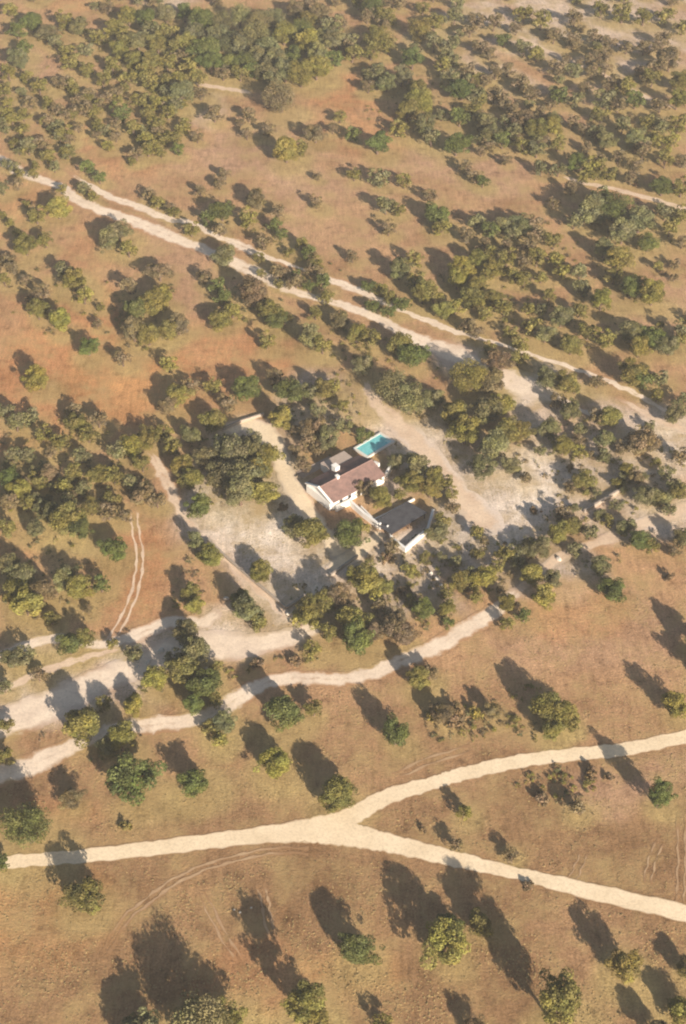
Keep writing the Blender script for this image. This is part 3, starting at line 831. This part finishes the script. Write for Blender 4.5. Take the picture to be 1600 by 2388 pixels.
pc = G(872, 1040)
pool = empty('swimming_pool', pc)
pool.rotation_euler = (0, 0, RZ + math.radians(4))
tag(pool, 'turquoise swimming pool with pale stone rim beyond the farmhouse roof', 'pool')
PL, PWD = 8.8, 4.4
for nm, (x0, x1, y0, y1) in (('coping', (-PL / 2 - 0.7, PL / 2 + 0.7, -PWD / 2 - 0.6, -PWD / 2)), ('coping', (-PL / 2 - 0.7, PL / 2 + 0.7, PWD / 2, PWD / 2 + 0.6)), ('coping', (-PL / 2 - 0.7, -PL / 2, -PWD / 2, PWD / 2)), ('coping', (PL / 2, PL / 2 + 0.7, -PWD / 2, PWD / 2))):
    MB().box(x0, x1, y0, y1, 0.0, 0.45).build(nm, M['coping'], pool, 0.03)
MB().box(-PL / 2, PL / 2, -PWD / 2, PWD / 2, 0.02, 0.33).build('water', M['water'], pool)
st = MB()
for i in range(3):
    st.box(PL / 2 - 0.35 * (i + 1), PL / 2 - 0.35 * i - 0.01, -PWD / 2 + 0.02, -PWD / 2 + 1.6, 0.03, 0.40 - i * 0.03)
st.build('steps', M['pooltile'], pool)
ld = MB()
for s in (-0.25, 0.25):
    ld.tube([(0.5 + s, PWD / 2 - 0.12, 0.1), (0.5 + s, PWD / 2 - 0.12, 1.0), (0.5 + s, PWD / 2 + 0.1, 1.2), (0.5 + s, PWD / 2 + 0.4, 1.0), (0.5 + s, PWD / 2 + 0.4, 0.44)], [0.03] * 5, 6)
ld.build('ladder_rail', M['coping'], pool)


def wall_run(name, pts, h, t, mat, label, cat='wall', group=None, cap=0.0):
    """one wall of several legs, mitred at its corners"""
    P = [G(*p).to_2d() for p in pts]
    L, Rr = [], []
    for i, p in enumerate(P):
        d0 = (P[i] - P[i - 1]).normalized() if i else (P[1] - P[0]).normalized()
        d1 = (P[i + 1] - P[i]).normalized() if i < len(P) - 1 else d0
        n0, n1 = Vector((-d0.y, d0.x)), Vector((-d1.y, d1.x))
        mdir = (n0 + n1).normalized()
        k = (t / 2) / max(0.4, mdir.dot(n0))
        L.append(p + mdir * k)
        Rr.append(p - mdir * k)
    org = Vector((P[0].x, P[0].y, 0))
    V, F = [], []
    for a, b in zip(L, Rr):
        hh = h * rng.uniform(0.94, 1.05)
        V += [(a.x - org.x, a.y - org.y, 0), (a.x - org.x, a.y - org.y, hh), (b.x - org.x, b.y - org.y, hh), (b.x - org.x, b.y - org.y, 0)]
    for i in range(len(P) - 1):
        q = i * 4
        F += [(q, q + 1, q + 5, q + 4), (q + 1, q + 2, q + 6, q + 5), (q + 2, q + 3, q + 7, q + 6)]
    F += [(0, 3, 2, 1), (len(V) - 4, len(V) - 3, len(V) - 2, len(V) - 1)]
    o = obj(name, mesh_from(name, V, F, mat), None, org)
    tag(o, label, cat, group)
    return o


wall_run('garden_wall', [(783, 1192), (815, 1177), (848, 1206), (882, 1232)], 1.7, 0.6, M['white'], 'whitewashed garden wall running from the farmhouse corner to the dark gate')
wall_run('garden_wall', [(907, 1238), (914, 1262), (945, 1286), (972, 1262), (997, 1240), (1010, 1196)], 1.25, 0.6, M['white'], 'whitewashed wall curving round the dark shed below the gate')
wall_run('garden_wall', [(842, 1184), (872, 1214), (902, 1200), (936, 1182), (966, 1166)], 0.6, 0.35, M['white'], 'low pale wall between the planted court and the dark shed')
wall_run('white_stub', [(900, 1114), (912, 1096)], 1.8, 0.5, M['white'], 'short upright white block among the trees of the planted court')  # plain block on a white spot whose nature is unknown
wall_run('white_stub', [(872, 1086), (884, 1092)], 1.6, 0.6, M['white'], 'white wall stub at the pool end of the farmhouse')

# gate between the two walls
ga, gb = G(884, 1233), G(906, 1241)
gate = empty('yard_gate', ga)
place(gate, ga, gb)
tag(gate, 'dark gate between white posts at the corner of the garden wall', 'gate')
gl = (gb - ga).length
for x in (0.12, gl - 0.45):
    MB().box(x, x + 0.36, -0.22, 0.22, 0, 2.1).build('gate_post', M['white'], gate, 0.03)
nb = 7
for i in range(nb):
    w0 = (gl - 1.0) / nb
    MB().box(0.5 + i * w0, 0.5 + (i + 1) * w0 - 0.03, -0.04, 0.04, 0.1, 1.75 + 0.02 * (i % 2)).build('board', M['wood'], gate)

# dark shed with a single slope roof
sa, sb = G(913, 1258), G(992, 1210)
shed = empty('open_shed', sa)
place(shed, sa, sb)
tag(shed, 'dark grey single slope shed roof inside the curved white wall', 'shed')
SL, SW = (sb - sa).length, 6.4
for x in (0.15, SL / 2, SL - 0.15):
    for y, h in ((0.15, 2.05), (SW - 0.15, 1.25)):
        MB().box(x - 0.1, x + 0.1, y - 0.1, y + 0.1, 0, h).build('post', M['wood'], shed)
MB().box(0.02, SL - 0.02, SW - 0.06, SW + 0.06, 0, 1.2).build('rear_wall', M['white'], shed)
mb = MB()
n = 26
for i in range(n):
    x0, x1 = -0.3 + (SL + 0.6) * i / n, -0.3 + (SL + 0.6) * (i + 1) / n
    xm = (x0 + x1) / 2
    mb.add([(x0, -0.35, 2.20), (xm, -0.35, 2.25), (x1, -0.35, 2.20), (x0, SW + 0.35, 1.18), (xm, SW + 0.35, 1.23), (x1, SW + 0.35, 1.18)], [(0, 1, 4, 3), (1, 2, 5, 4)])
mb.build('roof_sheet', M['sheet'], shed)
MB().box(-0.3, SL + 0.3, -0.42, -0.36, 2.02, 2.21).build('fascia', M['wood'], shed)

# low dry stone walls round the property
wall_run('stone_wall', [(486, 1262), (533, 1307), (600, 1364), (668, 1421)], 0.8, 0.5, M['drystone'], 'low dry stone wall running diagonally below the pale left hand yard')
wall_run('stone_wall', [(668, 1421), (692, 1406), (716, 1388)], 0.9, 0.5, M['drystone'], 'short low stone wall where the diagonal wall turns to the house')
wall_run('stone_wall', [(520, 1003), (560, 986), (616, 968)], 0.8, 0.45, M['drystone'], 'low stone wall along the top of the pale left hand yard')
wall_run('stone_wall', [(1362, 1196), (1410, 1168), (1455, 1141)], 1.0, 0.5, M['drystone'], 'pale stone wall at the right end of the pale yard')
wall_run('stone_wall', [(770, 1346), (800, 1324), (834, 1300)], 0.9, 0.5, M['drystone'], 'low stone wall beside the path below the gate')


# ------------------------------------------------------------------ oaks
def make_crown(seed, lobes, per, flat, tallk=1.0, leaf=0.085):
    r = np.random.default_rng(seed)
    V, F, T = [], [], []
    cen, rad = [], []
    # uneven crown outline: a few strong directions
    k = r.integers(3, 6)
    dirs = r.uniform(0, 2 * math.pi, k)
    amp = r.uniform(0.10, 0.45, k)
    for i in range(lobes):
        az = r.uniform(0, 2 * math.pi)
        zz = r.uniform(-0.75, 1.0)
        rr = r.uniform(0.35, 0.74) if r.random() < 0.8 else r.uniform(0, 0.35) if r.random() < 0.7 else r.uniform(0.75, 0.95)
        stretch = 0.80 + sum(a * max(0, math.cos(az - d)) ** 3 for a, d in zip(amp, dirs)) * 0.9
        h = math.sqrt(max(0.0, 1 - zz * zz * 0.8))
        cen.append((rr * h * math.cos(az) * stretch, rr * h * math.sin(az) * stretch, zz * flat * 0.80 * (0.55 + 0.45 * rr / 0.6) * tallk))
        rad.append(r.uniform(0.15, 0.35))
    cen, rad = np.array(cen), np.array(rad)
    for c, q in zip(cen, rad):
        tone = np.array((r.uniform(0.68, 1.32),) * 3) * np.array((r.uniform(0.94, 1.08), 1.0, r.uniform(0.8, 1.15)))
        n = int(per * (q / 0.28) ** 2)
        d = r.normal(size=(n, 3))
        d /= np.linalg.norm(d, axis=1)[:, None]
        keep = (d[:, 2] > -0.55) | (r.random(n) < 0.3)
        d = d[keep]
        rr = q * (0.55 + 0.5 * r.random(len(d)) ** 0.6)
        p = c + d * rr[:, None] * np.array((1, 1, 0.82))
        nrm = d + r.normal(size=d.shape) * 0.55
        nrm /= np.linalg.norm(nrm, axis=1)[:, None]
        ref = r.normal(size=d.shape)
        u = np.cross(nrm, ref)
        u /= np.linalg.norm(u, axis=1)[:, None]
        w = np.cross(nrm, u)
        s = leaf * r.uniform(0.55, 1.25, len(d))[:, None]
        quad = np.stack([p - u * s, p - w * s * 0.7 + nrm * s * 0.2, p + u * s, p + w * s * 0.7 + nrm * s * 0.2], 1)
        b = sum(len(x) for x in V)
        V.append(quad.reshape(-1, 3))
        F.append(b + np.arange(len(d) * 4).reshape(-1, 4))
        tt = tone[None, :] * r.uniform(0.82, 1.2, (len(d), 1))
        T.append(np.repeat(tt, 4, 0))
    return np.concatenate(V), np.concatenate(F), np.concatenate(T), cen


def make_trunk(seed, cen, zc, zoff):
    r = random.Random(seed)
    mb = MB()
    fork = zc * 0.42
    lean = (r.uniform(-0.06, 0.06), r.uniform(-0.06, 0.06))
    mb.tube([(0, 0, -0.03), (0.01, 0, 0.06), (lean[0] * 0.5, lean[1] * 0.5, fork * 0.6), (lean[0], lean[1], fork)], [0.115, 0.085, 0.07, 0.065], 8)
    idx = r.sample(range(len(cen)), min(7, len(cen)))
    for i in idx:
        c = cen[i]
        e = Vector((c[0], c[1], c[2] + zoff))
        s = Vector((lean[0], lean[1], fork * r.uniform(0.8, 0.98)))
        m = s.lerp(e, 0.5) + Vector((r.uniform(-.06, .06), r.uniform(-.06, .06), 0.02))
        mb.tube([s, m, e], [0.045, 0.028, 0.012], 5)
    return mb


# unit trees: crown radius 1, total height 1.62 + butt; instances scale with the crown radius
PROTO, PROTO_T = [], []
for v in range(16):
    V, F, T, cen = make_crown(100 + v, 44 + (v % 5) * 7, 190, 0.80 + 0.07 * (v % 3), 1.0, 0.052)
    zoff = 1.0
    V = V + np.array((0, 0, zoff))
    me = bpy.data.meshes.new('crown')
    fill_quads(me, V, F, M['leaf'])
    vcol(me, 'tint', T)
    tm = make_trunk(300 + v, cen, 1.1, zoff)
    PROTO.append((me, mesh_from('trunk', tm.v, tm.f, M['bark'])))
for v in range(3):
    V, F, T, cen = make_crown(200 + v, 70, 170, 0.9, 1.8, 0.052)
    zoff = 1.7
    V = V + np.array((0, 0, zoff))
    me = bpy.data.meshes.new('crown')
    fill_quads(me, V, F, M['leaf'])
    vcol(me, 'tint', T)
    tm = make_trunk(330 + v, cen, 1.3, zoff)
    PROTO_T.append((me, mesh_from('trunk', tm.v, tm.f, M['bark'])))
PROTO_L = []
for v in range(3):
    V, F, T, cen = make_crown(240 + v, 110, 110, 0.8, 1.0, 0.036)
    V = V + np.array((0, 0, 0.95))
    me = bpy.data.meshes.new('crown')
    fill_quads(me, V, F, M['leaf'])
    vcol(me, 'tint', T)
    tm = make_trunk(340 + v, cen, 1.0, 0.95)
    PROTO_L.append((me, mesh_from('trunk', tm.v, tm.f, M['bark'])))
# light version for the far trees that are joined
FAR = []
for v in range(5):
    V, F, T, cen = make_crown(400 + v, 30, 42, 0.88, 1.0, 0.10)
    FAR.append((V + np.array((0, 0, 1.0)), F, T, make_trunk(460 + v, cen, 1.0, 1.0)))

order = sorted(range(len(TREES)), key=lambda i: -TREES[i]['w'])
big = set(order[:300])
for zi, (phrase, _) in enumerate(ZONES):
    here = sorted((i for i in range(len(TREES)) if TREES[i]['zone'] == zi and i in big), key=lambda i: TREES[i]['x'])
    ws = sorted(TREES[i]['w'] for i in here)
    for k, i in enumerate(here):
        t = TREES[i]
        rank = ws.index(t['w']) / max(1, len(ws) - 1)
        size = 'tall slender' if t['tall'] else 'small' if rank < 0.25 else 'broad' if rank > 0.8 else 'rounded'
        tail = '' if len(here) == 1 else ', %s from the left' % ORD[k] if k < len(here) - 1 else ', rightmost of them'
        if k == 0 and len(here) > 1:
            tail = ', leftmost of them'
        root = empty('oak_tree', t['g'], rng.uniform(0, 6.28), t['R'])
        root.scale = (t['R'] * rng.uniform(0.82, 1.15), t['R'] * rng.uniform(0.85, 1.12), t['R'] * (rng.uniform(0.9, 1.1) if t['tall'] else rng.uniform(0.72, 0.98)))
        tag(root, '%s %s oak %s%s' % (size, TONE_WORD[t['tone']], phrase, tail), 'tree', 'scattered oak trees')
        cme, tme = rng.choice(PROTO_T if t['tall'] else PROTO_L if t['R'] > 5.6 else PROTO)
        cr = obj('crown', cme, root)
        j = rng.uniform(0.85, 1.15)
        cr.color = tuple(min(1, c * j * rng.uniform(0.94, 1.06)) for c in TONES[t['tone']]) + (1.0,)
        obj('trunk', tme, root)

Vs, Fs, Ts, Vt, Ft = [], [], [], [], []
nv = 0
for i in range(len(TREES)):
    if i in big:
        continue
    t = TREES[i]
    V, F, T, tm = rng.choice(FAR)
    a = rng.uniform(0, 6.28)
    rot = np.array(((math.cos(a), -math.sin(a), 0), (math.sin(a), math.cos(a), 0), (0, 0, 1)))
    off = np.array((t['g'].x, t['g'].y, 0))
    sq = np.array((1, 1, rng.uniform(0.72, 0.98))) * t['R']
    Vs.append(V @ rot.T * sq + off)
    Fs.append(F + nv)
    nv += len(V)
    Ts.append(T * np.array(TONES[t['tone']]) * rng.uniform(0.88, 1.12))
    b = len(Vt)
    Vt += [tuple(p) for p in (np.array(tm.v) @ rot.T * sq + off)]
    Ft += [tuple(q + b for q in f) for f in tm.f]
if Vs:
    me = bpy.data.meshes.new('small_far_trees')
    fill_quads(me, np.concatenate(Vs), np.concatenate(Fs), M['leaf'])
    vcol(me, 'tint', np.concatenate(Ts))
    o = obj('small_far_trees', me)
    o.color = (1, 1, 1, 1)
    tag(o, 'mass of small scattered trees on the hazy far slopes', 'trees', kind='stuff')
    tr = obj('trunks', mesh_from('trunks', Vt, Ft, M['bark']), o)
    tag(tr, kind='stuff')

# ------------------------------------------------------------------ dry shrubs, rocks, grass
SHRUBS = [
 (1062, 1672, 70, 'b', 'low dry scrub bush above the fork near the grey bank'), (1012, 1668, 46, 'y', 'small yellowish bush left of the dry scrub above the fork'), (1108, 1660, 40, 'y', 'small yellowish bush right of the dry scrub above the fork'),
 (1262, 1858, 46, 'b', 'dry brown bush below the upper road branch'), (1380, 1800, 44, 'b', 'dry brown bush close under the upper road branch'), (1420, 1812, 30, 'b', 'small brown bush right of another under the road branch'),
 (290, 1926, 36, 'o', 'small olive bush on the verge of the pale road'), (1560, 1345, 34, 'b', 'lone brown bush on the bare slope right of the oak hedge'), (940, 1380, 44, 'b', 'brown bush left of the entrance drive bend'),
 (866, 1012, 26, 'g', 'dark green shrub behind the turquoise pool'), (842, 1024, 28, 'g', 'dark green shrub at the rear corner of the pool'), (776, 1098, 26, 'b', 'dusky shrub against the rear of the farmhouse'),
 (852, 1120, 30, 'b', 'purplish shrub against the front of the farmhouse'), (972, 1252, 22, 'g', 'little green shrub between the shed and the curved wall'), (905, 1300, 40, 'b', 'brown shrub below the curved white wall'),
 (1350, 720, 14, 'b', 'tiny bush'), (1545, 636, 18, 'b', 'tiny brown bush on the pink slope at right'), (1482, 430, 18, 'b', 'tiny brown bush above the upper right track'), (235, 716, 18, 'b', 'tiny bush'),
 (690, 1540, 40, 'b', 'brown bush on the bank above the entrance drive'), (600, 1546, 44, 'b', 'brown bush on the bank left along the entrance drive'), (1110, 1290, 34, 's', 'grey bush at the lower end of the pale yard'), (1245, 1190, 30, 'b', 'brown bush on the pale yard near the oak hedge'),
 (985, 1930, 24, 'b', 'small bush inside the road fork'), (1232, 2062, 34, 'b', 'small brown bush on the lower road edge'), (660, 1180, 30, 'b', 'brown bush beside the yard path'),
]
SH = []
for v in range(4):
    V, F, T, cen = make_crown(700 + v, 16, 60, 0.6, 1.0, 0.13)
    me = bpy.data.meshes.new('shrub')
    fill_quads(me, V + np.array((0, 0, 0.34)), F, M['leaf'])
    vcol(me, 'tint', T)
    SH.append(me)
for (x, y, w, tn, lab) in SHRUBS:
    if lab == 'tiny bush':
        continue
    R = w / 2 / px_per_m(y)
    g = G(x, y, R * 0.4)
    o = obj('shrub', rng.choice(SH), None, (g.x, g.y, 0))
    o.scale = (R, R, R * rng.uniform(0.8, 1.1))
    o.rotation_euler = (0, 0, rng.uniform(0, 6))
    c = TONES[tn]
    o.color = (c[0] * 1.1, c[1], c[2] * 1.05, 1)
    tag(o, lab, 'shrub', 'dry shrubs')


# low undergrowth that nobody could count, one object
UG = [(760, 1000, 110, 70, 130), (730, 960, 70, 60, 60), (960, 1340, 130, 60, 120), (1000, 1290, 90, 50, 70), (1150, 1330, 150, 60, 150), (1330, 1260, 150, 70, 150), (1450, 1120, 150, 80, 150), (1330, 1040, 120, 80, 110), (1100, 940, 120, 130, 110),
      (870, 880, 90, 60, 60), (850, 1430, 150, 60, 140), (700, 1430, 80, 60, 70), (440, 1500, 90, 80, 110), (500, 1380, 90, 90, 60), (480, 1100, 80, 100, 80), (420, 1060, 60, 60, 50), (120, 1100, 150, 110, 150), (100, 1350, 110, 90, 90),
      (290, 1100, 100, 90, 90), (940, 1100, 90, 60, 70), (1050, 1230, 60, 60, 40), (300, 1640, 90, 50, 60), (200, 1720, 100, 60, 60), (640, 1560, 150, 26, 70), (1000, 1480, 90, 30, 30), (1060, 1690, 90, 40, 60), (1240, 1660, 80, 60, 50), (1300, 1830, 90, 40, 60),
      (1140, 680, 150, 90, 70), (1000, 700, 130, 60, 50), (1420, 560, 150, 110, 110), (700, 640, 90, 30, 60), (560, 560, 100, 50, 60), (320, 720, 90, 90, 60), (120, 700, 90, 90, 60), (590, 700, 90, 50, 50), (1300, 760, 130, 60, 90), (850, 800, 110, 40, 60), (950, 240, 110, 70, 70), (450, 100, 320, 70, 150), (330, 220, 100, 70, 70), (80, 130, 90, 90, 50)]
kd_road = KDTree(len(ROAD_PTS))
for i, q in enumerate(ROAD_PTS):
    kd_road.insert((q[0], q[1], 0), i)
kd_road.balance()
BUSH = []
for v in range(6):
    V, F, T, cen = make_crown(800 + v, 7, 13, 0.8, 1.0, 0.2)
    BUSH.append((V + np.array((0, 0, 0.8)), F, T))
Vs, Fs, Ts, nv = [], [], [], 0
for (bx, by, rx, ry, cnt) in UG:
    for _ in range(int(cnt * (0.45 if bx > 640 and 850 < by < 1500 else 0.7))):
        a, q = rng.uniform(0, 6.28), math.sqrt(rng.random()) * 1.1
        g = G(bx + rx * q * math.cos(a), by + ry * q * math.sin(a))
        lo = (g - hw).dot(ax), (g - hw).dot(ay)
        if kd_road.find((g.x, g.y, 0))[2] < 2.0 or (-2 < lo[0] < 27 and -1 < lo[1] < 17) or (g - G(945, 1225)).length < 8:
            continue
        V, F, T = rng.choice(BUSH)
        k = rng.uniform(0.5, 1.3)
        V4 = V[F.ravel()] * np.array((k, k, k * 0.6)) + np.array((g.x, g.y, -0.15 * k))
        Vs.append(V4)
        Fs.append(np.arange(len(V4)).reshape(-1, 4) + nv)
        nv += len(V4)
        tn = np.array(TONES[rng.choice('bbosyo')]) * rng.uniform(0.8, 1.35)
        Ts.append(T[F.ravel()] * tn)
me = bpy.data.meshes.new('undergrowth')
fill_quads(me, np.concatenate(Vs), np.concatenate(Fs), M['leaf'])
vcol(me, 'tint', np.concatenate(Ts))
o = obj('undergrowth', me)
o.color = (1, 1, 1, 1)
tag(o, 'low scrub and undergrowth between the oaks', 'scrub', kind='stuff')


def rock_mesh(seed):
    import bmesh
    r = random.Random(seed)
    bm = bmesh.new()
    bmesh.ops.create_icosphere(bm, subdivisions=2, radius=1.0)
    pl = [(Vector((r.uniform(-1, 1), r.uniform(-1, 1), r.uniform(-0.3, 1))).normalized(), r.uniform(0.55, 0.9)) for _ in range(9)]
    for v in bm.verts:
        for n, d in pl:
            e = v.co.dot(n) - d
            if e > 0:
                v.co -= n * e
        v.co *= r.uniform(0.95, 1.05)
        v.co.z *= 0.65
    me = bpy.data.meshes.new('boulder')
    bm.to_mesh(me)
    bm.free()
    me.materials.append(M['rock'])
    return me


ROCKS = [rock_mesh(s) for s in range(4)]
BOULDERS = [
 (430, 1510, 26, 'largest white boulder beside the left hand drive'), (456, 1512, 14, 'white stone just right of the largest boulder by the drive'), (418, 1492, 12, 'small white stone just above the largest boulder by the drive'),
 (346, 1546, 18, 'white boulder where the left hand drive narrows'), (376, 1520, 20, 'white boulder between the two drive boulders'), (322, 1556, 12, 'small white stone at the start of the boulders by the drive'),
 (480, 1562, 16, 'pale stone under the oaks below the boulder group'), (1018, 1350, 18, 'pale boulder in the rough ground below the shed'), (1004, 1338, 14, 'smaller pale boulder beside another below the shed'), (1030, 1366, 12, 'lowest pale stone in the rough ground below the shed'),
 (1302, 1304, 18, 'pale boulder in the oak hedge beyond the drive'), (772, 1340, 18, 'white boulder at the lower end of the gate path'), (546, 2122, 6, 'leftmost of three white stones on the lower pasture'), (560, 2128, 7, 'middle one of three white stones on the lower pasture'), (586, 2117, 6, 'rightmost of three white stones on the lower pasture'),
 (672, 1432, 14, 'white stone at the corner of the diagonal stone wall'), (1222, 1350, 12, 'small pale stone beside the entrance drive in the hedge'), (528, 1396, 16, 'white boulder against the oak above the drive'),
]
for (x, y, w, lab) in BOULDERS:
    R = w / 2 / px_per_m(y)
    g = G(x, y)
    o = obj('boulder', rng.choice(ROCKS), None, (g.x, g.y, R * 0.2))
    o.scale = (R * rng.uniform(0.9, 1.2), R * rng.uniform(0.8, 1.0), R)
    o.rotation_euler = (0, 0, rng.uniform(0, 6))
    tag(o, lab, 'boulder', 'pale boulders')


def scatter(name, n, mat, hmin, hmax, wid, label, cat, ybias):
    """countless small tufts: one object"""
    ys = nrg.uniform(300, 2500, n * 3)
    xs = nrg.uniform(-100, 1700, n * 3)
    keep = nrg.random(n * 3) < np.clip(((ys + 850) / 3200) ** ybias, 0, 1)
    xs, ys = xs[keep][:n], ys[keep][:n]
    u = (xs - PW / 2) / FOCAL
    v = (PH / 2 - ys) / FOCAL
    t = -CAM_H / (-SP + v * CP)
    X, Y = u * t, (CP + v * SP) * t
    clump = np.sin(X * 0.21 + 2 * np.sin(Y * 0.13)) + np.sin(Y * 0.27 + 2 * np.sin(X * 0.17)) + nrg.normal(0, 0.7, len(X))
    ok = clump > 0.2
    for i in np.where(ok)[0]:
        if kd_road.find((X[i], Y[i], 0))[2] < 1.3:
            ok[i] = False
    X, Y = X[ok], Y[ok]
    m = len(X)
    h = nrg.uniform(hmin, hmax, m)
    w = nrg.uniform(0.6, 1.4, m) * wid
    V = np.zeros((m, 4, 3))
    a0 = nrg.uniform(0, 6.28, m)
    for k in range(3):
        a = a0 + k * 2.094
        V[:, k, 0] = X + w * np.cos(a)
        V[:, k, 1] = Y + w * np.sin(a)
        V[:, k, 2] = -0.02
    V[:, 3, 0] = X + nrg.normal(0, 0.1, m)
    V[:, 3, 1] = Y + nrg.normal(0, 0.1, m)
    V[:, 3, 2] = h
    b = np.arange(m)[:, None] * 4
    F = np.concatenate([b + np.array((0, 1, 3)), b + np.array((1, 2, 3)), b + np.array((2, 0, 3))])
    me = bpy.data.meshes.new(name)
    fill_quads(me, V.reshape(-1, 3), F, mat)
    o = obj(name, me)
    tag(o, label, cat, kind='stuff')


scatter('dry_grass', 36000, M['grass'], 0.06, 0.22, 0.2, 'tufts of dead straw coloured grass over the pasture', 'grass', 1.3)

# ------------------------------------------------------------------ the warm haze of the late afternoon
hz = MB().box(-420, 420, -60, 1100, -1.0, CAM_H + 4.0)
hm = bpy.data.materials.new('haze')
hm.use_nodes = True
hn = hm.node_tree
hn.nodes.remove(hn.nodes['Principled BSDF'])
pv = hn.nodes.new('ShaderNodeVolumePrincipled')
pv.inputs['Color'].default_value = (1.0, 0.98, 0.95, 1)
pv.inputs['Density'].default_value = 0.00015
pv.inputs['Anisotropy'].default_value = 0.0
hn.links.new(pv.outputs['Volume'], hn.nodes['Material Output'].inputs['Volume'])
ho = hz.build('haze', hm)
tag(ho, 'thin warm haze over the whole landscape', 'haze', kind='stuff')
print('trees', len(TREES), 'individual', len(big))
